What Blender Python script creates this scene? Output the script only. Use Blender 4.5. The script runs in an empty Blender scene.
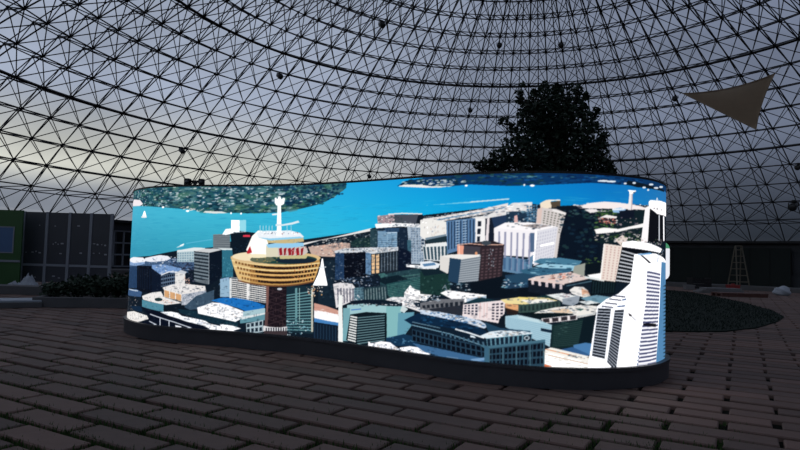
import bpy, bmesh, math, random
import numpy as np
from mathutils import Vector, Matrix

SC = bpy.context.scene
COL = SC.collection
rng = random.Random(7)
PI = math.pi

# ------------------------------------------------------------------ camera survey
HC, FPX = 1.1, 600.0                       # eye height (m), focal length in pixels of an 800 px frame
RT = np.array([0.99957030, 0.02931240, 0.0])
FW = np.array([-0.00160614, 0.05477042, 0.99849768])
UP = np.array([0.02926836, -0.99806863, 0.05479397])
RM = np.array([RT, FW, UP])                # world from lens axes (x right, y down, z forward)

def ray(x, y):
    return RM @ np.array([x - 400.0, y - 225.0, FPX])
def at(x, y, Y):                           # the point of a sight line at distance Y
    d = ray(x, y); return Vector((d[0] * Y / d[1], Y, HC + d[2] * Y / d[1]))
def ground(x, y, z=0.0):
    d = ray(x, y); t = (z - HC) / d[2]; return Vector((d[0] * t, d[1] * t, z))

# ------------------------------------------------------------------ materials
def s2l(c):
    return tuple((v / 12.92 if v <= .04045 else ((v + .055) / 1.055) ** 2.4) for v in c)
def mat(name, col, rough=.6, metal=0.0, noise=0.0, scale=8.0, bump=0.0, col2=None, island=0.0, spec=.5, trans=0.0):
    m = bpy.data.materials.new(name); m.use_nodes = True
    nt = m.node_tree; b = nt.nodes['Principled BSDF']
    b.inputs['Roughness'].default_value = rough; b.inputs['Metallic'].default_value = metal
    b.inputs['Specular IOR Level'].default_value = spec
    c1 = (*col, 1); c2 = (*(col2 or [v * (1 - noise) for v in col]), 1)
    tc = nt.nodes.new('ShaderNodeTexCoord'); nz = nt.nodes.new('ShaderNodeTexNoise')
    nz.inputs['Scale'].default_value = scale; nz.inputs['Detail'].default_value = 5
    nt.links.new(tc.outputs['Object'], nz.inputs['Vector'])
    mx = nt.nodes.new('ShaderNodeMix'); mx.data_type = 'RGBA'
    mx.inputs[6].default_value = c1; mx.inputs[7].default_value = c2
    fac = nz.outputs['Fac']
    if island:
        g = nt.nodes.new('ShaderNodeNewGeometry'); ma = nt.nodes.new('ShaderNodeMix')
        ma.inputs[0].default_value = island
        nt.links.new(nz.outputs['Fac'], ma.inputs[2]); nt.links.new(g.outputs['Random Per Island'], ma.inputs[3])
        fac = ma.outputs[0]
    nt.links.new(fac, mx.inputs[0]); nt.links.new(mx.outputs[2], b.inputs['Base Color'])
    if bump:
        bp = nt.nodes.new('ShaderNodeBump'); bp.inputs['Strength'].default_value = bump; bp.inputs['Distance'].default_value = .01
        nt.links.new(nz.outputs['Fac'], bp.inputs['Height']); nt.links.new(bp.outputs['Normal'], b.inputs['Normal'])
    if trans:
        tl = nt.nodes.new('ShaderNodeBsdfTranslucent'); ms = nt.nodes.new('ShaderNodeMixShader'); ms.inputs[0].default_value = trans
        nt.links.new(mx.outputs[2], tl.inputs['Color']); nt.links.new(b.outputs[0], ms.inputs[1]); nt.links.new(tl.outputs[0], ms.inputs[2])
        nt.links.new(ms.outputs[0], nt.nodes['Material Output'].inputs['Surface'])
    return m

M = dict(
    steel=mat('dark_steel', (.012, .013, .017), .6, 0, .3, 3),
    brick=mat('paving_brick', (.085, .062, .054), .75, 0, 0, 9, .5, (.20, .122, .100), .65, .3),
    joint=mat('joint_soil', (.005, .007, .004), .95, 0, .5, 20, .6, None, 0, .1),
    grass=mat('joint_grass', (.055, .11, .028), .8, 0, 0, 6, 0, (.025, .055, .015), .5, .2),
    lawn=mat('lawn_grass', (.006, .017, .010), .9, 0, 0, 4, 0, (.004, .010, .007), .5, .2),
    leaf=mat('tree_leaf', (.020, .040, .024), .5, 0, 0, 3, 0, (.008, .018, .011), .6, .3),
    shrub=mat('shrub_leaf', (.035, .06, .035), .6, 0, 0, 3, 0, (.015, .03, .018), .6, .3),
    bark=mat('bark', (.03, .024, .018), .9, 0, .5, 20, .5),
    black=mat('black_metal', (.008, .008, .01), .5, 0, .3, 10),
    base=mat('navy_plinth', (.072, .073, .082), .5, 0, .3, 5, .1),
    clad=mat('back_cladding', (.02, .02, .024), .6, 0, .3, 5),
    concrete=mat('concrete', (.13, .13, .135), .85, 0, .35, 4, .3),
    sail=mat('sail_cloth', (.66, .56, .45), .8, 0, .15, 6, .05, None, 0, .2, .55),
    cord=mat('cord', (.04, .04, .04), .8),
    wall=mat('perimeter_wall', (.055, .062, .075), .7, 0, .3, 2),
    hoard=mat('dark_hoarding', (.007, .014, .013), .8, 0, .4, 2),
    post=mat('pale_post', (.27, .30, .35), .6, 0, .2, 5),
    green=mat('green_print', (.035, .12, .03), .6, 0, .3, 3),
    blue=mat('blue_print', (.07, .17, .36), .6, 0, 0, 2.5, 0, (.07, .13, .26)),
    panel=mat('panel_print', (.055, .062, .08), .5, 0, .3, 2),
    speck=mat('panel_lettering', (.4, .42, .48), .6),
    wood=mat('ladder_wood', (.17, .15, .11), .6, 0, .3, 12),
    redwood=mat('red_timber', (.12, .05, .04), .7, 0, .4, 10),
    white=mat('white_sheet', (.42, .46, .52), .7, 0, .2, 5, .2),
    pale=mat('pale_board', (.2, .2, .21), .7, 0, .3, 5),
    red=mat('red_plastic', (.3, .03, .03), .5),
    soil=mat('planter_soil', (.02, .016, .012), .95, 0, .4, 15, .5),
    lens=mat('lamp_lens', (.05, .055, .06), .15),
    glassdark=mat('window_pane', (.012, .015, .02), .12),
)
# clear roof glazing
g = bpy.data.materials.new('roof_glazing'); g.use_nodes = True; nt = g.node_tree; nt.nodes.clear()
o_ = nt.nodes.new('ShaderNodeOutputMaterial'); t_ = nt.nodes.new('ShaderNodeBsdfTransparent'); t_.inputs[0].default_value = (.90, .92, .94, 1)
gl = nt.nodes.new('ShaderNodeBsdfGlossy'); gl.inputs['Roughness'].default_value = .12; gl.inputs[0].default_value = (.8, .85, .9, 1)
mx = nt.nodes.new('ShaderNodeMixShader'); mx.inputs[0].default_value = .035
nt.links.new(t_.outputs[0], mx.inputs[1]); nt.links.new(gl.outputs[0], mx.inputs[2]); nt.links.new(mx.outputs[0], o_.inputs[0])
M['glazing'] = g
def emit_mat(name, attr=None, col=(1, 1, 1), strength=1.0):
    m = bpy.data.materials.new(name); m.use_nodes = True; nt = m.node_tree
    b = nt.nodes['Principled BSDF']; b.inputs['Base Color'].default_value = (.004, .004, .005, 1); b.inputs['Roughness'].default_value = .6
    b.inputs['Specular IOR Level'].default_value = .1
    b.inputs['Emission Strength'].default_value = strength; b.inputs['Emission Color'].default_value = (*col, 1)
    if attr:
        a = nt.nodes.new('ShaderNodeVertexColor'); a.layer_name = attr
        nt.links.new(a.outputs['Color'], b.inputs['Emission Color'])
    return m

# ------------------------------------------------------------------ objects
def tag(o, label, cat, group=None, kind=None):
    if label: o['label'] = label
    if cat: o['category'] = cat
    if group: o['group'] = group
    if kind: o['kind'] = kind
    return o
def empty(name, loc, label, cat, group=None, rz=0.0):
    o = bpy.data.objects.new(name, None); COL.objects.link(o)
    o.location = loc; o.rotation_euler = (0, 0, rz); o.empty_display_size = .2
    return tag(o, label, cat, group)
def link(name, me, parent=None, loc=None):
    o = bpy.data.objects.new(name, me); COL.objects.link(o)
    if parent: o.parent = parent
    if loc is not None: o.location = loc
    return o

class MB:                                   # gathers shapes into one mesh
    def __init__(s): s.v = []; s.f = []; s.mi = []; s.sm = []
    def add(s, vs, fs, mi=0, smooth=False):
        n = len(s.v); s.v += [tuple(v) for v in vs]; s.f += [tuple(i + n for i in f) for f in fs]; s.mi += [mi] * len(fs); s.sm += [smooth] * len(fs)
    def box(s, c, d, R=None, bev=0.0, mi=0):
        bm = bmesh.new(); bmesh.ops.create_cube(bm, size=1)
        bmesh.ops.scale(bm, vec=d, verts=bm.verts)
        if bev: bmesh.ops.bevel(bm, geom=bm.edges[:], offset=bev, segments=2, affect='EDGES', profile=.6)
        T = Matrix.Translation(c) @ (R.to_4x4() if R else Matrix())
        bm.transform(T); bm.verts.ensure_lookup_table()
        s.add([v.co for v in bm.verts], [[v.index for v in f.verts] for f in bm.faces], mi); bm.free()
    def tube(s, pts, r, n=8, mi=0, cap=True):
        pts = [Vector(p) for p in pts]; rr = r if isinstance(r, (list, tuple)) else [r] * len(pts)
        vs = []; fs = []
        for i, p in enumerate(pts):
            d = (pts[min(i + 1, len(pts) - 1)] - pts[max(i - 1, 0)]).normalized()
            a = d.orthogonal().normalized() if abs(d.z) > .9 else d.cross(Vector((0, 0, 1))).normalized()
            b = d.cross(a)
            vs += [p + rr[i] * (math.cos(2 * PI * k / n) * a + math.sin(2 * PI * k / n) * b) for k in range(n)]
        for i in range(len(pts) - 1):
            for k in range(n):
                fs.append((i * n + k, i * n + (k + 1) % n, (i + 1) * n + (k + 1) % n, (i + 1) * n + k))
        if cap: fs += [tuple(range(n))[::-1], tuple(range((len(pts) - 1) * n, len(pts) * n))]
        s.add(vs, fs, mi, n > 5)
    def build(s, name, m, parent=None, loc=None, origin=None):
        me = bpy.data.meshes.new(name)
        vs = s.v if origin is None else [tuple(Vector(v) - Vector(origin)) for v in s.v]
        me.from_pydata(vs, [], s.f)
        for k in (m if isinstance(m, list) else [m]): me.materials.append(M[k] if isinstance(k, str) else k)
        me.polygons.foreach_set('material_index', s.mi); me.polygons.foreach_set('use_smooth', s.sm); me.update()
        return link(name, me, parent, loc)

def np_mesh(name, V, Fq, mats, mi=None, parent=None, smooth=False):
    me = bpy.data.meshes.new(name); k = Fq.shape[1]
    me.vertices.add(len(V)); me.vertices.foreach_set('co', np.ascontiguousarray(V, dtype=np.float32).ravel())
    me.loops.add(Fq.size); me.loops.foreach_set('vertex_index', Fq.astype(np.int32).ravel())
    me.polygons.add(len(Fq)); me.polygons.foreach_set('loop_start', np.arange(0, Fq.size, k, dtype=np.int32))
    me.polygons.foreach_set('loop_total', np.full(len(Fq), k, dtype=np.int32))
    for m in mats: me.materials.append(M[m] if isinstance(m, str) else m)
    if mi is not None: me.polygons.foreach_set('material_index', np.asarray(mi, dtype=np.int32))
    me.polygons.foreach_set('use_smooth', np.full(len(Fq), smooth)); me.update(calc_edges=True); me.validate()
    return link(name, me, parent)

def struts(A, B, r):                        # four-sided bars from A[i] to B[i]
    A = np.asarray(A, float); B = np.asarray(B, float)
    d = B - A; d /= np.linalg.norm(d, axis=1)[:, None]
    ref = np.where(np.abs(d[:, 2:3]) > .9, np.array([[1., 0, 0]]), np.array([[0, 0, 1.]]))
    a = np.cross(d, ref); a /= np.linalg.norm(a, axis=1)[:, None]; b = np.cross(d, a)
    rr = np.broadcast_to(np.asarray(r, float), (len(A),))[:, None]
    vs = []
    for P in (A, B):
        for ca, cb in ((1, 0), (0, 1), (-1, 0), (0, -1)): vs.append(P + rr * (ca * a + cb * b))
    V = np.stack(vs, 1).reshape(-1, 3)
    f = np.array([[0, 1, 5, 4], [1, 2, 6, 5], [2, 3, 7, 6], [3, 0, 4, 7]])
    F = (np.arange(len(A))[:, None, None] * 8 + f[None]).reshape(-1, 4)
    return V, F
# ================================================================== the dome
DC = np.array([3.674, 17.15]); ZC = -14.39; RI = 26.66; RO = 27.35
T0, DT = math.radians(38.05), math.radians(2.412); NM = 84; PH0 = .29 * 2 * PI / NM
TB = T0 + 5.35 * DT
def sph(R, th, ph):
    th = np.asarray(th); ph = np.asarray(ph)
    return np.stack([DC[0] + R * np.sin(th) * np.cos(ph), DC[1] + R * np.sin(th) * np.sin(ph), ZC + R * np.cos(th)], -1)
SA = []; SB = []; SR = []; NODES = []
def seg(a, b, r):
    a = a.reshape(-1, 3); b = b.reshape(-1, 3); SA.append(a); SB.append(b); SR.append(np.full(len(a), r))
def lattice(i0, i1, n):
    ph = PH0 + np.arange(n) * 2 * PI / n; th = T0 + np.arange(i0, i1 + 1) * DT
    if i1 == 5: th[-1] = TB
    TH, PHI = np.meshgrid(th, ph, indexing='ij')
    I = sph(RI, TH, PHI); O = sph(RO, (TH[:-1] + TH[1:]) / 2, PHI[:-1] + PI / n)
    NODES.append(I.reshape(-1, 3)); NODES.append(O.reshape(-1, 3))
    r1 = lambda X: np.roll(X, -1, 1)
    seg(I, r1(I), .026); seg(I[:-1], I[1:], .028)
    seg(O, r1(O), .022); seg(O[:-1], O[1:], .022)
    for a in (I[:-1], I[1:], r1(I[:-1]), r1(I[1:])): seg(a, O, .019)
    seg(I[:-1], r1(I[1:]), .017); seg(r1(I[:-1]), I[1:], .017)
    return I
lattice(-10, 5, NM); lattice(-14, -10, NM // 2)
for i in (0, -5):                   # heavy ring tubes every fifth ring
    ph = np.linspace(0, 2 * PI, NM * 2 + 1); p = sph(RI - .02, np.full_like(ph, T0 + i * DT), ph)
    seg(p[:-1], p[1:], .055)
V, F = struts(np.concatenate(SA), np.concatenate(SB), np.concatenate(SR))
N = np.concatenate(NODES)                   # ball joints
oc = np.array([[1, 0, 0], [-1, 0, 0], [0, 1, 0], [0, -1, 0], [0, 0, 1], [0, 0, -1]], float) * .07
of = np.array([[0, 2, 4, 4], [2, 1, 4, 4], [1, 3, 4, 4], [3, 0, 4, 4], [2, 0, 5, 5], [1, 2, 5, 5], [3, 1, 5, 5], [0, 3, 5, 5]])
NV = (N[:, None] + oc[None]).reshape(-1, 3)
dome = np_mesh('ceiling', V, F, ['steel']); tag(dome, None, None, kind='structure')
me = bpy.data.meshes.new('joints')
tri = (np.arange(len(N))[:, None, None] * 6 + of[None, :, :3]).reshape(-1, 3)
nodes = np_mesh('ball_joints', NV, tri, ['steel'], parent=dome); nodes['kind'] = 'structure'
# glazing shell outside the lattice
th = np.linspace(math.radians(1.0), TB + DT * .2, 40); ph = np.linspace(0, 2 * PI, 97)[:-1]
TH, PHI = np.meshgrid(th, ph, indexing='ij'); G = sph(RO + .12, TH, PHI).reshape(-1, 3)
ii, jj = np.meshgrid(np.arange(39), np.arange(96), indexing='ij'); j2 = (jj + 1) % 96
Fg = np.stack([ii * 96 + jj, ii * 96 + j2, (ii + 1) * 96 + j2, (ii + 1) * 96 + jj], -1).reshape(-1, 4)
glz = np_mesh('glazing', G, Fg, ['glazing'], parent=dome, smooth=True); glz['kind'] = 'structure'
# perimeter wall, curb and floor
RW = 20.95; ZW = float(ZC + RI * math.cos(TB))
def ring(name, r0, r1, z0, z1, m, n=176):
    b = MB(); vs = []; fs = []
    for k in range(n):
        a = 2 * PI * k / n; c, s = math.cos(a), math.sin(a)
        for r, z in ((r0, z0), (r0, z1), (r1, z1), (r1, z0)): vs.append((DC[0] + r * c, DC[1] + r * s, z))
    for k in range(n):
        e = (k + 1) % n
        for q in range(4): fs.append((k * 4 + q, e * 4 + q, e * 4 + (q + 1) % 4, k * 4 + (q + 1) % 4))
    b.add(vs, fs); o = b.build(name, m); o['kind'] = 'structure'; return o
ring('wall_back', RW, RW + .3, -.05, ZW, 'wall')
ring('trim_1', RI * math.sin(TB) - .12, RW + .75, ZW, ZW + .12, 'steel')
ring('trim_2', 18.6, RW, -.05, .2, 'concrete')
# paving: running bond set at a slant to the camera
BO = np.array([1.44614, 6.87460]) * .6875; EC = np.array([.86009, -.49310]) * .6875; ER = np.array([-.18258, -.31896]) * .6875
LB, WB = np.linalg.norm(EC), np.linalg.norm(ER); uc, ur = EC / LB, ER / WB
V = []; F = []; MI = []; nb = 0
br = random.Random(3)
def brick_height(p): return .004 * br.uniform(-1, 1)
Q = [[], []]
for r in range(-130, 60):
    for c in range(-40, 70):
        cc = c + .5 + (.5 if r % 2 == 0 else 0.0) - 2
        p = BO + EC * cc + ER * r
        dx, dy = p[0], p[1]
        if (p[0] - DC[0]) ** 2 + (p[1] - DC[1]) ** 2 > 18.9 ** 2 or dy < .6 or abs(dx) > dy * .78 + 1.5: continue
        jl, jw = .020 * br.uniform(.7, 1.3), .027 * br.uniform(.75, 1.3)
        hl, hw = LB / 2 - jl, WB / 2 - jw; z = brick_height(p); rot = br.gauss(0, .006)
        ca, sa = math.cos(rot), math.sin(rot); a = uc * ca + ur * sa; b = ur * ca - uc * sa
        p = p + uc * br.gauss(0, .006) + ur * br.gauss(0, .004)
        n0 = len(V)
        for dl, zz in ((.0, -.05), (.0, z - .008), (.009, z)):
            for sx, sy in ((-1, -1), (1, -1), (1, 1), (-1, 1)):
                w = p + a * sx * (hl - dl) + b * sy * (hw - dl); V.append((w[0], w[1], zz))
        for k in range(4):
            e = (k + 1) % 4
            F += [(n0 + k, n0 + e, n0 + 4 + e, n0 + 4 + k), (n0 + 4 + k, n0 + 4 + e, n0 + 8 + e, n0 + 8 + k)]
        F.append((n0 + 8, n0 + 9, n0 + 10, n0 + 11)); MI += [0] * 9
n0 = len(V); k = 64
for j in range(k): V.append((DC[0] + 21.2 * math.cos(2 * PI * j / k), DC[1] + 21.2 * math.sin(2 * PI * j / k), -.034))
V.append((DC[0], DC[1], -.034))
F = [tuple(f) for f in F]; tri = [(n0 + j, n0 + (j + 1) % k, n0 + k) for j in range(k)]
me = bpy.data.meshes.new('floor'); me.from_pydata(V, [], F + tri)
me.materials.append(M['brick']); me.materials.append(M['joint'])
me.polygons.foreach_set('material_index', MI + [1] * k); me.update()
fl = link('floor', me); fl['kind'] = 'structure'
# grass growing in the joints near the camera
def fbm(x, y):
    s = 0
    for k, (f_, a_) in enumerate(((.7, 1), (1.7, .6), (4.1, .4))): s += a_ * math.sin(f_ * x * 2.1 + 1.3 * k + 1.7 * math.sin(f_ * y * 1.3 + k)) * math.cos(f_ * y * 1.9 + .7 * k + 1.1 * math.sin(f_ * x))
    return s
def blades(name, spots, hmin, hmax, w, m, seed, lean=.5):
    r = np.random.RandomState(seed); S = np.array(spots); n = len(S)
    an = r.uniform(0, 2 * PI, n); h = r.uniform(hmin, hmax, n) * r.uniform(.6, 1, n); la = r.uniform(0, 2 * PI, n); ll = h * lean * r.uniform(.1, 1, n)
    d = np.stack([np.cos(an), np.sin(an), 0 * an], 1) * (w * r.uniform(.6, 1.3, n))[:, None]
    tip = S + np.stack([np.cos(la) * ll, np.sin(la) * ll, h], 1)
    V = np.stack([S - d, S + d, tip], 1).reshape(-1, 3); F = np.arange(3 * n).reshape(-1, 3)
    return np_mesh(name, V, F, [m])
gr = random.Random(5); sp = []
for r in range(-14, 26):
    for c in range(-12, 14):
        off = .5 if r % 2 == 0 else 0.0
        for q in range(240):
            if gr.random() < .3: p = BO + EC * (c + off) + ER * (r + gr.uniform(-.5, .5)) + uc * gr.gauss(0, .03)
            else: p = BO + EC * (c + gr.random()) + ER * (r + .5) + ur * gr.gauss(0, .03)
            d = p[1]; x = p[0]
            if d < 1.8 or d > 7 or abs(x) > d * .75: continue
            dens = .95 - .27 * (d - 2.6) - .17 * (x + 1.0) + .33 * fbm(x, d)
            if d > 5.2: dens -= .35
            if gr.random() < dens: sp.append((p[0], p[1], -.025))
tag(blades('joint_grass', sp, .03, .055, .006, 'grass', 2), 'short dark green grass tufts growing in the joints of the brick paving', 'grass', kind='stuff')

# ================================================================== the curved video wall
FRONT = [(-3.25, 8.82), (-3.585, 8.8), (-3.755, 8.64), (-3.78, 8.42), (-3.69, 8.178), (-3.47, 7.85), (-3.115, 7.516), (-2.581, 7.26), (-2.138, 7.135), (-1.72, 7.01), (-1.158, 6.79), (-0.721, 6.525), (-0.159, 6.115), (0.26, 5.785), (0.579, 5.55), (1.018, 5.355), (1.277, 5.295), (1.518, 5.28), (1.791, 5.31), (1.988, 5.37), (2.201, 5.468), (2.396, 5.61), (2.566, 5.803), (2.734, 6.072), (2.8, 6.32), (2.76, 6.56), (2.6, 6.74), (2.35, 6.8)]
BACK = [(2.0, 6.7), (1.6, 6.55), (1.2, 6.52), (0.7, 6.72), (0.2, 7.05), (-0.4, 7.5), (-1.0, 7.95), (-1.7, 8.28), (-2.4, 8.5), (-2.9, 8.72)]
def loop(pts, n=12):
    P = np.array(pts); K = len(P); out = []
    for i in range(K):
        a, b, c, d = P[i - 1], P[i], P[(i + 1) % K], P[(i + 2) % K]
        t1 = np.linalg.norm(b - a) ** .5; t2 = t1 + np.linalg.norm(c - b) ** .5; t3 = t2 + np.linalg.norm(d - c) ** .5
        for k in range(n):
            t = t1 + (t2 - t1) * k / n
            A1 = (t1 - t) / t1 * a + t / t1 * b; A2 = (t2 - t) / (t2 - t1) * b + (t - t1) / (t2 - t1) * c; A3 = (t3 - t) / (t3 - t2) * c + (t - t2) / (t3 - t2) * d
            B1 = (t2 - t) / t2 * A1 + t / t2 * A2; B2 = (t3 - t) / (t3 - t1) * A2 + (t - t1) / (t3 - t1) * A3
            out.append((t2 - t) / (t2 - t1) * B1 + (t - t1) / (t2 - t1) * B2)
    return np.array(out)
def offset(L, d):
    T = np.roll(L, -1, 0) - np.roll(L, 1, 0); T /= np.linalg.norm(T, axis=1)[:, None]
    return L + d * np.c_[-T[:, 1], T[:, 0]]
LO = loop(FRONT + BACK); LS = offset(LO, .035); I0, I1 = 18, 312
ZB, ZT = .187, 1.8975
SCV = LS[I0:I1 + 1]; SU = np.r_[0, np.cumsum(np.linalg.norm(np.diff(SCV, axis=0), axis=1))]; SL = float(SU[-1]); SH = ZT - ZB

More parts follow.
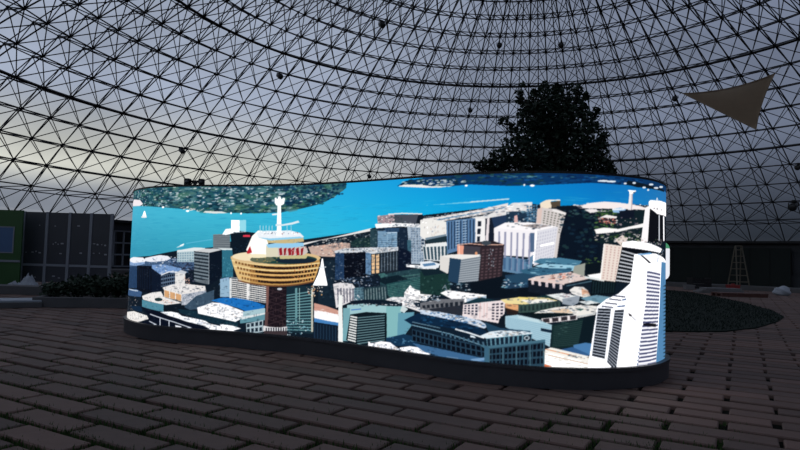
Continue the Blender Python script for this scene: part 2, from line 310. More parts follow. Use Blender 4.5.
# ---- the picture on the screen: an aerial view of a harbour city, drawn in millimetres along and up the panel
ART = [("G",[(465,1985),(2542,1881),(3918,1842),(5254,1758),(6254,1718),(6885,1735),(8115,1868),(465,1392),(2568,1365),(3940,1363),(5268,1337),(6261,1330),(6889,1348),(8115,1428),(465,912),(2589,948),(3958,978),(5279,998),(6266,1018),(6893,1036),(8115,1073)],7,[[86,186,214],[64,184,218],[36,166,226],[14,150,220],[8,128,206],[12,112,190],[40,108,170],[72,178,208],[62,186,216],[40,182,226],[16,172,226],[4,150,216],[10,134,206],[44,122,186],[52,152,182],[54,164,190],[50,186,220],[20,176,226],[6,160,220],[12,140,210],[50,130,190]]),
("T",[[20,120,170],[90,200,225],[40,150,190]],[465,1530,1154,1498,1579,1486,1884,1483,2158,1482,2409,1484,2660,1485,2909,1485,3159,1485,3410,1483,3668,1480,3935,1474,4195,1476,4450,1478,4696,1479,4934,1479,5164,1479,5381,1479,5586,1480,5770,1484,5944,1489,6111,1495,6273,1503,6432,1512,6594,1523,6760,1537,6937,1553,7136,1573,7371,1598,7760,1645,7764,1450,7373,1403,7138,1371,6939,1343,6763,1318,6597,1295,6436,1274,6277,1253,6116,1234,5949,1215,5777,1196,5594,1177,5391,1159,5175,1140,4948,1121,4711,1101,4466,1079,4213,1056,3955,1032,3690,1014,3432,994,3183,973,2935,951,2687,929,2439,906,2190,883,1923,860,1625,835,1237,809,465,775,465,1026,465,1278],900,148,8,3,0.16),
("P",[34,84,98],[465,2006,865,1979,1444,1932,1779,1918,2070,1910,2331,1908,2588,1905,2843,1901,3099,1896,3355,1890,3617,1880,3889,1866,4159,1850,4154,1654,4085,1613,3988,1561,3875,1515,3761,1482,3509,1437,3239,1397,2903,1385,2594,1389,2229,1392,2015,1427,1700,1447,1309,1473,465,1519,465,1763]),
("N",[[12,40,58],[18,56,78],[36,92,98],[60,112,98],[26,78,112],[14,48,70]],[465,1820,1108,1773,1548,1750,1854,1742,2127,1738,2376,1737,2623,1736,2869,1734,3116,1731,3362,1727,3615,1720,3877,1710,4138,1698,4070,1624,3973,1566,3761,1494,3509,1448,3239,1403,2903,1391,2593,1395,2228,1398,2014,1433,1700,1453,1308,1479,465,1516],900,46,14,11),
("T",[[16,50,66],[52,104,100],[90,130,130],[20,60,84],[120,160,160],[70,116,96]],[465,1820,1108,1773,1548,1750,1854,1742,2127,1738,2376,1737,2623,1736,2869,1734,3116,1731,3362,1727,3615,1720,3877,1710,4138,1698,4070,1624,3973,1566,3761,1494,3509,1448,3239,1403,2903,1391,2593,1395,2228,1398,2014,1433,1700,1453,1308,1479,465,1516],150,148,46,12,0.55),
("T",[[14,44,60],[40,90,88],[130,166,170],[84,124,110],[24,70,96]],[465,1820,1108,1773,1548,1750,1854,1742,2127,1738,2376,1737,2623,1736,2869,1734,3116,1731,3362,1727,3615,1720,3877,1710,4138,1698,4070,1624,3973,1566,3761,1494,3509,1448,3239,1403,2903,1391,2593,1395,2228,1398,2014,1433,1700,1453,1308,1479,465,1516],320,83,26,16,0.6),
("T",[[210,220,228],[236,240,244],[170,190,200]],[1286,1698,1684,1689,1999,1688,2281,1691,2551,1696,2820,1699,3136,1676,3453,1652,3784,1624,3506,1494,3235,1491,2966,1488,2696,1483,2427,1477,2156,1470,1773,1576],110,46,13,17,0.8),
("T",[[200,212,220],[236,240,244]],[465,1820,1108,1773,1548,1750,1854,1742,2127,1738,2376,1737,2623,1736,2869,1734,3116,1731,3362,1727,3615,1720,3877,1710,4138,1698,4070,1624,3973,1566,3761,1494,3509,1448,3239,1403,2903,1391,2593,1395,2228,1398,2014,1433,1700,1453,1308,1479,465,1516],80,37,11,19,0.75),
("T",[[6,26,44],[10,40,50]],[465,1820,1108,1773,1548,1750,1854,1742,2127,1738,2376,1737,2623,1736,2869,1734,3116,1731,3362,1727,3615,1720,3877,1710,4138,1698,4070,1624,3973,1566,3761,1494,3509,1448,3239,1403,2903,1391,2593,1395,2228,1398,2014,1433,1700,1453,1308,1479,465,1516],150,65,14,18,0.65),
("T",[[60,110,80],[110,140,110],[20,60,60]],[2226,1446,2482,1458,2737,1468,2993,1478,3248,1487,3506,1494,3933,1507,3509,1437,3205,1415,2903,1391,2566,1395,2228,1398],50,65,16,20,0.6),
("T",[[206,214,224],[120,160,160],[226,226,230]],[465,1769,1381,1706,1798,1694,2144,1689,2156,1470,1812,1471,1402,1477,465,1520],70,46,13,13,0.6),
("N",[[8,34,60],[12,48,78],[16,62,96]],[3224,1729,3519,1723,3827,1712,4138,1698,4101,1568,3790,1489,3302,1484],160,46,14,14),
("P",[246,236,240],[465,1558,626,1600,984,1571,1102,1513,996,1492,465,1516]),
("P",[226,230,226],[2228,1410,2457,1406,2540,1386,2351,1380,2201,1390]),
("N",[[220,220,220],[240,230,220]],[1859,1470,2226,1446,2229,1392,1862,1433],24,37,8,15),
("P",[10,52,96],[4847,1642,4948,1687,5256,1709,5543,1735,5796,1765,5984,1759,6165,1755,6341,1754,6516,1756,6696,1762,6884,1771,7096,1768,7344,1771,8115,1786,8115,1653,7928,1653,7422,1629,7214,1635,6987,1632,6790,1631,6563,1613,6344,1599,6079,1592,5895,1602,5702,1614,5435,1602,5200,1609]),
("N",[[8,34,52],[18,60,70],[14,44,88],[40,84,76]],[4886,1640,4986,1695,5209,1702,5420,1709,5618,1717,5797,1728,6000,1719,6196,1712,6386,1709,6387,1603,6079,1597,5895,1607,5701,1619,5435,1607,5199,1614],130,55,13,21),
("T",[[235,235,235],[190,205,205],[20,40,44],[220,228,230]],[4847,1637,4923,1679,5280,1688,5501,1671,5700,1657,5492,1599,5200,1609],90,46,12,22,0.6),
("P",[240,238,236],[4860,1635,4937,1652,5138,1639,5283,1616,5514,1608,5377,1599,5188,1607]),
("N",[[10,40,88],[14,66,120],[8,30,70],[20,80,140]],[5798,1691,5986,1687,6167,1685,6342,1686,6517,1690,6697,1697,6885,1708,7096,1699,7345,1697,7760,1664,7346,1641,7097,1640,6886,1644,6697,1630,6518,1618,6344,1610,6168,1634,5986,1661],120,55,12,23),
("N",[[60,110,120],[100,150,160],[30,80,110]],[5893,1692,6062,1688,6226,1685,6386,1684,6547,1686,6712,1691,6885,1699,6885,1681,6712,1672,6547,1667,6386,1664,6226,1663,6062,1665,5893,1669],26,46,7,24),
("P",[12,24,36],[7143,1643,7189,1679,7317,1671,7546,1660,7928,1663,7928,1643,7472,1629,7290,1627]),
("P",[228,238,246],[6977,1659,6965,1653,6934,1648,6897,1646,6868,1647,6856,1652,6867,1658,6897,1663,6934,1665,6965,1663]),
("P",[228,238,246],[7052,1660,7042,1653,7015,1648,6982,1646,6956,1648,6946,1652,6955,1658,6981,1663,7014,1666,7042,1664]),
("P",[228,238,246],[7173,1650,7170,1645,7160,1641,7149,1640,7139,1642,7136,1647,7139,1653,7149,1657,7160,1658,7169,1655]),
("P",[228,238,246],[7287,1664,7283,1658,7271,1654,7257,1653,7245,1655,7241,1660,7245,1666,7257,1670,7271,1671,7283,1669]),
("P",[228,238,246],[7434,1635,7429,1629,7414,1625,7397,1623,7383,1625,7378,1630,7383,1636,7397,1641,7414,1642,7429,1640]),
("P",[228,238,246],[7575,1678,7566,1671,7541,1665,7512,1662,7490,1663,7482,1668,7490,1674,7512,1680,7541,1683,7566,1682]),
("P",[228,238,246],[7709,1658,7695,1651,7659,1644,7619,1640,7589,1640,7578,1645,7589,1651,7618,1658,7658,1662,7695,1663]),
("P",[228,238,246],[7879,1687,7863,1680,7821,1671,7773,1666,7738,1666,7725,1670,7738,1677,7773,1685,7821,1690,7862,1691]),
("P",[228,238,246],[7493,1617,7489,1611,7478,1607,7465,1606,7455,1608,7451,1613,7455,1619,7465,1624,7478,1625,7489,1622]),
("P",[250,250,252],[1147,1421,1178,1420,1230,1347,1091,1345]),
("P",[235,240,245],[1245,1341,1230,1333,1187,1330,1129,1331,1077,1337,1056,1346,1075,1353,1125,1356,1184,1354,1228,1348]),
("P",[248,250,252],[1602,1458,1598,1450,1587,1445,1573,1445,1561,1450,1555,1458,1559,1466,1571,1471,1585,1471,1597,1466]),
("P",[248,250,252],[2005,1409,2001,1401,1987,1396,1971,1396,1957,1401,1951,1409,1956,1417,1969,1421,1986,1421,2000,1417]),
("P",[248,250,252],[2594,1386,2591,1379,2585,1374,2577,1374,2570,1379,2567,1386,2569,1394,2575,1399,2584,1399,2591,1394]),
("P",[248,250,252],[2728,1383,2726,1375,2719,1370,2711,1370,2704,1375,2701,1383,2703,1390,2710,1395,2718,1395,2725,1390]),
("P",[248,250,252],[5677,1605,5674,1599,5667,1596,5657,1596,5649,1600,5646,1606,5649,1612,5657,1615,5666,1615,5674,1611]),
("P",[248,250,252],[6212,1600,6211,1594,6206,1591,6201,1591,6197,1594,6195,1600,6196,1606,6201,1610,6206,1610,6211,1606]),
("P",[248,250,252],[6297,1595,6292,1589,6281,1585,6267,1585,6256,1589,6251,1595,6255,1601,6267,1604,6281,1604,6292,1601]),
("P",[190,225,235],[1829,960,1920,999,1949,1010,1943,981,1860,960]),
("P",[250,250,250],[1886,988,1946,1011,1953,1000,1893,977]),
("P",[120,205,235],[5205,1432,5448,1441,5670,1452,5872,1465,6063,1480,6072,1469,5893,1455,5706,1441,5468,1436]),
("P",[206,226,234],[5705,1456,5892,1467,6072,1479,6073,1469,5893,1457,5706,1446]),
("P",[90,185,215],[1978,1017,2339,1073,2341,1063,1981,1007]),
("P",[14,26,38],[465,800,643,806,1371,845,1816,917,2114,948,2385,979,2650,1068,2941,1074,3232,1079,3526,1083,3879,1125,4232,1165,4640,1231,4931,1287,5209,1339,5606,1368,5828,1389,6037,1411,6259,1429,6521,1416,6700,1430,6888,1447,7099,1454,7348,1465,8115,1499,8115,1304,8115,1110,8115,916,8115,722,8115,530,8115,338,8115,147,8115,-44,8115,-233,8115,-423,7567,-334,7277,-302,7064,-288,6877,-281,6708,-281,6546,-285,6389,-293,6231,-304,6071,-319,5906,-338,5733,-360,5549,-386,5344,-420,5129,-456,4902,-494,4667,-533,4423,-573,4172,-613,3915,-653,3657,-691,3406,-724,3163,-751,2920,-777,2677,-801,2434,-823,2191,-844,1929,-870,1640,-905,1270,-961,465,-1121,465,-849,465,-575,465,-302,465,-27,465,248,465,524]),
("P",[240,236,234],[3527,1043,3951,1109,4239,1163,4520,1215,4521,1185,4163,1132,3809,1081,3529,1015]),
("N",[[150,156,160],[206,200,194],[110,122,130],[226,220,214],[60,80,90]],[3529,1015,3838,1086,4191,1138,4535,1185,4566,1081,4097,1023,3814,975,3533,924],110,37,10,31),
("P",[196,170,158],[3641,1006,4039,1055,4237,1057,4241,961,4018,902,3703,906]),
("N",[[236,200,180],[226,170,150],[246,236,230],[180,150,140],[90,90,100]],[3697,1018,4039,1055,4237,1057,4241,961,4017,913,3760,907],110,27,10,32),
("P",[236,230,228],[5149,1300,5386,1320,5607,1350,5805,1380,6064,1438,6065,1383,5806,1329,5501,1285,5152,1232]),
("N",[[150,150,160],[250,248,246],[190,186,190],[90,110,130]],[5197,1319,5416,1341,5620,1362,5805,1385,6064,1420,6065,1365,5891,1338,5709,1311,5467,1281,5199,1251],70,46,7,33),
("P",[80,130,170],[5339,1290,5599,1326,5830,1363,6046,1401,6047,1392,5832,1354,5601,1317,5341,1281]),
("P",[66,92,126],[465,748,1573,813,2106,839,2115,695,1584,652,465,638]),
("N",[[60,90,130],[110,140,180],[20,36,60],[160,180,206],[40,66,100]],[465,748,1384,787,1785,814,2121,840,2130,672,1797,643,1400,612,465,556],200,33,11,41),
("P",[238,240,248],[1249,817,1569,862,1707,853,1758,824,1678,791,1378,770,1253,779]),
("N",[[246,246,248],[190,200,215],[90,110,140]],[1373,820,1836,856,1871,784,1424,746],40,27,9,42),
("P",[240,242,248],[465,790,851,823,1191,822,1278,793,1229,753,872,724,465,748]),
("P",[136,166,208],[465,762,868,744,1227,766,1258,741,964,707,465,707]),
("P",[186,206,212],[1847,930,2100,948,2109,791,1856,784]),
("F",[130,160,176],[1847,930,2100,948,2109,791,1856,784],7,5,0.35,0.4),
("P",[226,234,236],[1847,924,2099,966,2251,964,2253,934,1848,906]),
("N",[[30,30,48],[50,50,72],[20,24,40],[76,80,100]],[1712,780,2109,791,2124,527,1884,590],90,27,13,43),
("P",[46,110,132],[2467,957,2628,961,2645,630,2485,613]),
("N",[[70,140,160],[90,160,176],[36,90,110]],[2486,850,2633,878,2644,642,2497,637],30,13,18,44),
("P",[222,232,234],[2399,973,2628,970,2629,949,2481,945]),
("P",[206,208,210],[2102,921,2252,956,2426,961,2474,945,2308,907]),
("P",[30,40,50],[2102,919,2305,905,2325,535,2122,563]),
("F",[118,132,142],[2102,919,2305,905,2325,535,2122,563],1,9,0,0.5),
("P",[100,110,118],[2136,564,2322,583,2325,529,2129,557]),
("P",[10,20,34],[2305,905,2481,948,2498,625,2326,517]),
("P",[150,160,168],[2310,905,2329,535,2320,535,2301,905]),
("P",[36,62,96],[465,680,1004,708,1047,426,465,392]),
("N",[[24,44,72],[60,92,130]],[465,666,1006,695,1046,438,465,406],20,18,18,45),
("P",[120,156,206],[1425,734,1664,747,1922,707,1940,665,1786,647,1687,656,1552,601,1433,634]),
("N",[[226,232,242],[80,116,170],[150,180,216],[240,240,246]],[1425,734,1681,748,1938,701,1755,634,1495,611],30,37,9,46),
("P",[7,13,26],[1003,715,1415,721,1444,385,1053,387]),
("P",[12,22,40],[1418,696,1605,616,1618,432,1444,385]),
("F",[14,24,42],[1045,684,1408,683,1431,422,1085,415],6,1,0.5,0.02),
("P",[92,112,136],[1605,610,1849,652,1857,516,1616,468]),
("F",[12,22,40],[1605,610,1849,652,1857,516,1616,468],7,3,0.25,0.4),
("P",[226,230,238],[1600,622,1732,667,1741,653,1609,609]),
("P",[226,230,238],[1736,667,1879,670,1879,655,1737,653]),
("P",[232,230,228],[1833,655,1986,660,1994,516,1842,509]),
("N",[[232,190,172],[226,170,150],[240,220,210]],[1958,617,2063,597,2067,525,1964,521],18,18,13,47),
("P",[200,206,214],[1848,656,1923,689,2015,668,1987,642]),
("P",[150,184,216],[2472,600,2592,628,2603,405,2483,388]),
("N",[[210,226,240],[100,140,180]],[2460,576,2594,581,2598,499,2463,517],14,27,11,48),
("P",[236,232,230],[1642,463,1795,507,1979,527,2275,509,2292,450,1950,387,1669,434]),
("N",[[110,116,130],[60,70,84],[200,200,206],[250,248,246]],[1732,486,2010,510,2208,495,2184,446,1925,410,1767,451],26,46,9,51),
("P",[246,238,230],[1669,440,1949,393,1954,309,1675,349]),
("F",[216,166,118],[1669,440,1949,393,1954,309,1675,349],3,1,0.16,0.1),
("P",[176,182,194],[1949,393,2291,456,2297,344,1958,255]),
("N",[[214,216,224],[130,140,156],[240,240,244],[96,108,124]],[1957,387,2292,444,2297,355,1994,281],60,16,18,52),
("P",[58,80,100],[2160,385,2398,467,2409,266,2085,214,1996,245]),
("N",[[70,96,118],[44,62,80],[90,112,130]],[2076,381,2411,467,2421,278,2085,214],40,18,18,53),
("P",[240,236,234],[1221,334,1454,392,1619,413,1675,349,1901,306,1963,291,1715,253,1503,271,1254,292]),
("N",[[196,150,130],[30,40,46],[220,180,160]],[1517,340,1711,314,1902,288,1646,273],16,31,9,54),
("P",[28,50,54],[1652,317,1644,305,1619,296,1584,291,1548,291,1521,298,1510,308,1519,320,1545,330,1581,335,1616,334,1642,327]),
("P",[80,138,158],[1226,290,1673,257,1679,165,1237,202]),
("P",[12,22,32],[1683,239,1994,269,2029,187,1879,178,1687,178]),
("N",[[200,180,170],[90,90,96],[236,226,220],[40,50,60],[150,130,124]],[465,283,1131,328,1152,164,626,93],50,20,13,55),
("P",[60,90,130],[465,365,1012,411,1215,384,1194,320,465,297]),
("P",[200,214,232],[614,394,1091,396,1086,383,590,379]),
("P",[16,40,64],[772,172,1236,209,1244,134,978,137]),
("P",[244,240,236],[465,65,980,124,1219,113,1373,100,1410,60,1202,10,820,-20,465,-17]),
("N",[[190,180,176],[140,120,110],[250,248,246],[220,200,190]],[465,65,1371,119,1378,45,540,-36],30,22,9,56),
("P",[8,15,30],[1178,204,1688,154,2035,91,2450,-15,2717,-10,2725,-161,2477,-178,2227,-194,1964,-213,1671,-237,1307,-273,465,-382,465,-71,1204,-2,1422,48,1416,110]),
("P",[214,220,232],[1438,129,1857,61,1854,50,1433,118]),
("P",[214,220,232],[1857,61,2211,-12,2207,-22,1854,50]),
("P",[214,220,232],[1427,41,1582,5,1576,-6,1419,31]),
("P",[214,220,232],[1633,89,1639,4,1624,3,1618,88]),
("P",[214,220,232],[1783,63,1788,-9,1774,-10,1769,62]),
("P",[240,242,250],[1873,21,1950,14,2041,-16,1891,-14]),
("P",[244,246,250],[1620,162,1800,179,1910,168,1973,136,2090,125,2297,100,2352,68,2501,47,2729,19,2571,-8,2410,-12,2273,40,2036,74,1914,102,1756,128]),
("N",[[190,200,220],[255,255,255]],[1942,146,2338,85,2395,17,2093,83],16,37,9,57),
("P",[18,44,58],[1907,216,2197,208,2428,149,2738,107,2741,38,2432,66,2174,123,1940,170]),
("N",[[10,26,36],[40,76,86],[20,50,60]],[1938,206,2197,196,2469,145,2739,96,2714,48,2296,106],50,22,11,58),
("P",[244,244,246],[2181,249,2274,277,2379,318,2514,318,2798,239,2802,158,2711,112,2441,149,2198,184]),
("N",[[214,214,222],[170,150,140],[255,255,255],[200,206,216]],[2194,255,2407,301,2759,225,2710,129,2414,160],40,27,7,61),
("P",[246,246,248],[2195,244,2438,208,2709,152,2711,106,2442,143,2198,178]),
("P",[28,112,190],[2364,341,2510,383,2750,390,2967,352,3089,318,3077,289,2838,235,2730,270]),
("N",[[16,80,150],[60,140,206],[20,96,170]],[2404,348,2751,388,3050,310,2838,253],18,46,8,62),
("P",[168,200,208],[2798,233,3091,290,3094,221,2802,163]),
("P",[96,146,160],[2763,144,3107,222,3111,153,2765,91]),
("P",[224,232,234],[2735,160,2815,176,3107,238,3107,222,2790,139]),
("P",[150,184,208],[2473,588,2620,606,2630,394,2483,388]),
("P",[236,232,228],[2618,629,2894,605,3170,581,3168,340,2899,366,2630,394]),
("F",[40,52,64],[2618,629,3170,581,3168,340,2630,394],1,10,0,0.55),
("P",[242,240,238],[2826,614,2867,615,2878,383,2838,381]),
("P",[230,232,232],[2599,617,2626,618,2638,383,2611,382]),
("P",[126,136,142],[2350,1128,2579,1144,2588,966,2359,966]),
("F",[96,106,114],[2351,1122,2580,1132,2588,972,2358,978],1,6,0,0.4),
("P",[12,24,36],[2578,1156,2711,1176,2928,1156,2942,875,2633,866]),
("N",[[20,40,60],[30,56,76],[8,16,26]],[2636,1068,2878,1072,2885,932,2646,878],24,27,14,63),
("P",[226,60,80],[2754,1129,2848,1131,2849,1107,2755,1106]),
("P",[200,214,222],[2631,1161,2792,1174,2793,1166,2633,1153]),
("P",[250,250,250],[2584,1305,2698,1306,2705,1164,2592,1162]),
("P",[150,220,236],[2698,1306,2785,1307,2792,1177,2705,1176]),
("P",[246,248,250],[2516,1197,2589,1204,2632,1151,2526,1125,2472,1130]),
("P",[22,44,56],[3359,555,3733,573,3746,308,3758,44,3384,35,3372,294]),
("F",[104,152,158],[3370,464,3721,528,3743,65,3390,47],1,14,0,0.62),
("P",[104,150,156],[3482,538,3512,539,3522,337,3531,136,3501,134,3492,336]),
("P",[140,176,176],[3537,541,3548,541,3558,340,3567,139,3556,138,3547,339]),
("P",[190,190,176],[3705,549,3734,550,3746,308,3757,66,3729,64,3717,306]),
("N",[[130,180,196],[30,56,70],[206,226,232],[60,100,120]],[3376,193,3623,210,3716,40,3385,2],60,24,11,64),
("P",[20,36,50],[3792,841,4159,895,4171,637,4182,382,3815,356,3803,598]),
("N",[[14,28,42],[34,56,70],[26,44,58]],[3792,841,4132,872,4142,657,4152,444,3814,378,3803,609],40,27,27,65),
("N",[[226,170,110],[240,220,200],[180,90,50],[40,36,40],[250,240,230]],[3634,568,3862,579,3868,448,3667,458],50,18,14,66),
("P",[206,156,140],[3756,386,3929,364,4129,324,4131,271,3760,298]),
("P",[246,244,246],[3760,309,3932,299,4131,282,4135,197,3965,204,3764,221]),
("N",[[226,180,160],[190,130,120],[246,230,224]],[3758,353,4115,313,4117,270,3761,287],20,37,8,67),
("P",[70,130,190],[3764,221,3965,204,4135,197,4136,165,3766,177]),
("P",[12,24,40],[3752,176,4136,165,4144,-15,3761,-21]),
("F",[26,46,66],[3752,165,4137,154,4144,-5,3760,1],9,1,0.5,0.03),
("P",[28,20,27],[3117,567,3365,578,3374,317,3383,58,3096,38,3118,268]),
("T",[[90,70,70],[60,50,60],[12,10,18]],[3106,521,3360,532,3370,317,3381,103,3101,84,3103,302],70,10,37,68,0.5),
("P",[58,44,50],[3115,513,3365,456,3363,450,3112,506]),
("P",[58,44,50],[3362,518,3105,437,3102,443,3360,524]),
("P",[58,44,50],[3118,444,3368,388,3366,382,3116,437]),
("P",[58,44,50],[3365,450,3108,368,3105,374,3363,456]),
("P",[58,44,50],[3121,375,3372,320,3369,314,3119,368]),
("P",[58,44,50],[3369,382,3111,299,3109,305,3366,388]),
("P",[58,44,50],[3125,306,3375,253,3373,246,3122,300]),
("P",[58,44,50],[3372,314,3115,230,3112,237,3369,320]),
("P",[58,44,50],[3128,238,3378,185,3376,178,3126,231]),
("P",[58,44,50],[3375,246,3118,162,3115,168,3372,252]),
("P",[58,44,50],[3131,169,3381,117,3379,111,3129,162]),
("P",[58,44,50],[3378,178,3121,93,3119,100,3375,185]),
("P",[58,44,50],[3134,101,3384,50,3382,43,3132,94]),
("P",[58,44,50],[3381,111,3125,25,3122,31,3379,117]),
("P",[124,88,82],[3092,543,3132,545,3130,246,3106,245]),
("P",[90,66,66],[3093,244,3139,247,3134,86,3094,83]),
("P",[24,22,30],[3144,568,3358,578,3361,521,3146,523]),
("P",[200,206,214],[3309,518,3302,510,3285,504,3264,503,3246,507,3239,515,3245,524,3262,529,3284,530,3302,526]),
("P",[222,222,224],[3074,88,3168,77,3301,81,3394,99,3397,48,3250,26,3077,19]),
("F",[50,54,66],[3101,65,3395,88,3397,43,3104,20],9,1,0.5,0.1),
("P",[60,50,54],[3090,26,3397,48,3399,3,3092,-20]),
("P",[176,196,204],[2845,96,3071,151,3071,13,2857,-13]),
("F",[26,40,54],[2845,96,3071,151,3071,13,2857,-13],4,2,0.35,0.35),
("P",[246,246,250],[2500,70,2660,62,2782,34,2664,-2,2504,-18]),
("T",[[6,12,24],[14,30,44],[30,50,70]],[465,747,1196,784,1608,814,1914,840,2188,866,2473,755,2756,646,3038,541,3052,265,3065,-10,2802,-22,2539,-31,2276,-40,2001,-51,1694,-67,1314,-93,465,-179,465,129,465,437],520,37,13,201,0.22),
("T",[[6,12,24],[14,30,44],[30,50,70]],[465,747,1196,784,1608,814,1914,840,2188,866,2473,755,2756,646,3038,541,3052,265,3065,-10,2802,-22,2539,-31,2276,-40,2001,-51,1694,-67,1314,-93,465,-179,465,129,465,437],300,13,31,202,0.2),
("T",[[220,230,236],[150,180,200],[240,236,230]],[465,747,1196,784,1608,814,1914,840,2188,866,2473,755,2756,646,3038,541,3052,265,3065,-10,2802,-22,2539,-31,2276,-40,2001,-51,1694,-67,1314,-93,465,-179,465,129,465,437],260,31,9,203,0.14),
("P",[190,146,84],[2600,871,2623,807,2683,667,2713,609,2808,578,2984,550,3226,542,3481,565,3661,598,3745,629,3783,719,3821,831,3804,886,3532,947,3273,953,3018,958,2724,916]),
("P",[222,190,132],[2600,871,2639,760,2713,609,2876,567,2864,814]),
("P",[246,220,160],[2615,833,2706,820,2797,809,2889,801,2980,795,3071,791,3162,790,3253,790,3344,793,3435,798,3527,805,3622,814,3717,825,3813,837,3814,824,3718,811,3622,800,3528,791,3436,784,3344,779,3253,776,3163,776,3072,777,2981,781,2889,787,2798,795,2707,806,2616,818]),
("P",[136,94,54],[2664,820,2690,815,2692,787,2665,792]),
("P",[136,94,54],[2706,812,2734,807,2736,780,2707,785]),
("P",[136,94,54],[2748,804,2779,799,2780,772,2749,777]),
("P",[136,94,54],[2790,798,2823,793,2824,766,2791,771]),
("P",[136,94,54],[2832,792,2867,787,2868,760,2833,765]),
("P",[136,94,54],[2874,786,2911,782,2913,755,2876,759]),
("P",[44,26,20],[2917,782,2955,778,2957,751,2918,755]),
("P",[44,26,20],[2959,777,2999,774,3001,747,2961,751]),
("P",[44,26,20],[3002,774,3043,771,3044,745,3003,747]),
("P",[44,26,20],[3044,771,3086,769,3088,742,3046,745]),
("P",[44,26,20],[3087,769,3129,767,3131,741,3088,742]),
("P",[44,26,20],[3129,767,3173,767,3174,740,3131,741]),
("P",[44,26,20],[3172,767,3215,766,3217,740,3173,740]),
("P",[44,26,20],[3215,766,3258,767,3259,740,3216,740]),
("P",[44,26,20],[3258,767,3301,768,3302,741,3259,740]),
("P",[44,26,20],[3301,768,3344,769,3345,743,3302,741]),
("P",[44,26,20],[3344,769,3386,772,3387,746,3345,743]),
("P",[44,26,20],[3388,772,3429,775,3430,748,3389,746]),
("P",[44,26,20],[3431,775,3472,778,3473,752,3433,749]),
("P",[44,26,20],[3475,778,3514,782,3516,756,3477,752]),
("P",[44,26,20],[3520,783,3558,787,3559,761,3521,757]),
("P",[44,26,20],[3565,788,3601,792,3602,766,3566,762]),
("P",[44,26,20],[3610,793,3645,798,3646,772,3612,768]),
("P",[44,26,20],[3656,800,3689,805,3690,779,3658,774]),
("P",[44,26,20],[3703,807,3733,811,3734,786,3704,781]),
("P",[44,26,20],[3749,814,3777,819,3778,793,3750,789]),
("P",[246,220,160],[2645,768,2733,757,2821,748,2909,741,2998,736,3085,733,3173,732,3260,733,3348,737,3436,742,3526,750,3617,759,3709,771,3802,784,3802,771,3709,757,3617,746,3526,736,3437,729,3349,723,3261,720,3174,718,3086,719,2998,722,2910,727,2821,734,2733,743,2646,754]),
("P",[136,94,54],[2694,756,2719,751,2720,724,2695,729]),
("P",[136,94,54],[2734,748,2761,744,2763,717,2735,721]),
("P",[136,94,54],[2774,742,2804,737,2805,710,2776,715]),
("P",[136,94,54],[2815,736,2847,731,2848,704,2816,709]),
("P",[136,94,54],[2855,730,2889,726,2891,699,2857,703]),
("P",[136,94,54],[2896,725,2932,722,2933,695,2898,699]),
("P",[44,26,20],[2937,721,2974,718,2976,691,2939,694]),
("P",[44,26,20],[2978,718,3017,715,3018,688,2979,691]),
("P",[44,26,20],[3019,715,3059,712,3060,686,3020,688]),
("P",[44,26,20],[3060,712,3100,711,3102,684,3061,686]),
("P",[44,26,20],[3101,711,3142,709,3143,683,3102,684]),
("P",[44,26,20],[3142,709,3183,709,3185,683,3143,683]),
("P",[44,26,20],[3183,709,3225,709,3226,683,3184,683]),
("P",[44,26,20],[3224,709,3266,710,3267,684,3225,683]),
("P",[44,26,20],[3266,710,3307,711,3308,685,3267,684]),
("P",[44,26,20],[3307,711,3348,713,3349,687,3308,685]),
("P",[44,26,20],[3349,713,3389,716,3391,690,3350,687]),
("P",[44,26,20],[3391,716,3430,719,3432,693,3392,690]),
("P",[44,26,20],[3433,719,3472,723,3473,697,3434,693]),
("P",[44,26,20],[3475,723,3513,727,3514,701,3477,697]),
("P",[44,26,20],[3518,728,3554,732,3556,706,3519,702]),
("P",[44,26,20],[3562,733,3596,738,3597,712,3563,707]),
("P",[44,26,20],[3605,739,3638,744,3639,718,3606,713]),
("P",[44,26,20],[3649,746,3680,750,3682,725,3651,720]),
("P",[44,26,20],[3694,753,3723,758,3724,732,3695,727]),
("P",[44,26,20],[3739,760,3765,765,3766,740,3740,735]),
("P",[236,190,120],[2674,710,2759,700,2843,692,2928,687,3012,683,3097,681,3181,681,3264,683,3348,687,3433,693,3518,701,3605,711,3693,723,3782,737,3783,723,3694,710,3606,698,3519,688,3434,680,3349,674,3265,670,3181,667,3097,667,3013,669,2929,673,2844,678,2759,686,2675,696]),
("P",[136,94,54],[2723,698,2747,694,2748,667,2724,671]),
("P",[136,94,54],[2761,691,2788,687,2789,660,2763,664]),
("P",[136,94,54],[2800,685,2829,681,2830,655,2801,659]),
("P",[136,94,54],[2839,680,2869,676,2871,649,2840,653]),
("P",[136,94,54],[2878,675,2910,672,2912,645,2879,648]),
("P",[136,94,54],[2917,671,2951,668,2952,641,2918,644]),
("P",[44,26,20],[2956,667,2991,665,2993,638,2957,641]),
("P",[44,26,20],[2995,664,3032,662,3033,636,2996,638]),
("P",[44,26,20],[3034,662,3072,660,3073,634,3035,635]),
("P",[44,26,20],[3073,660,3112,659,3113,632,3074,634]),
("P",[44,26,20],[3112,659,3151,658,3153,632,3113,632]),
("P",[44,26,20],[3151,658,3191,658,3192,632,3153,632]),
("P",[44,26,20],[3191,658,3231,659,3232,632,3192,632]),
("P",[44,26,20],[3230,659,3270,660,3271,634,3231,632]),
("P",[44,26,20],[3269,660,3309,662,3310,635,3271,634]),
("P",[44,26,20],[3309,662,3348,664,3350,638,3310,635]),
("P",[44,26,20],[3349,664,3388,667,3389,641,3350,638]),
("P",[44,26,20],[3389,667,3427,670,3428,644,3390,641]),
("P",[44,26,20],[3429,671,3466,674,3467,648,3430,645]),
("P",[44,26,20],[3470,675,3506,679,3507,653,3471,649]),
("P",[44,26,20],[3511,680,3545,684,3547,658,3512,654]),
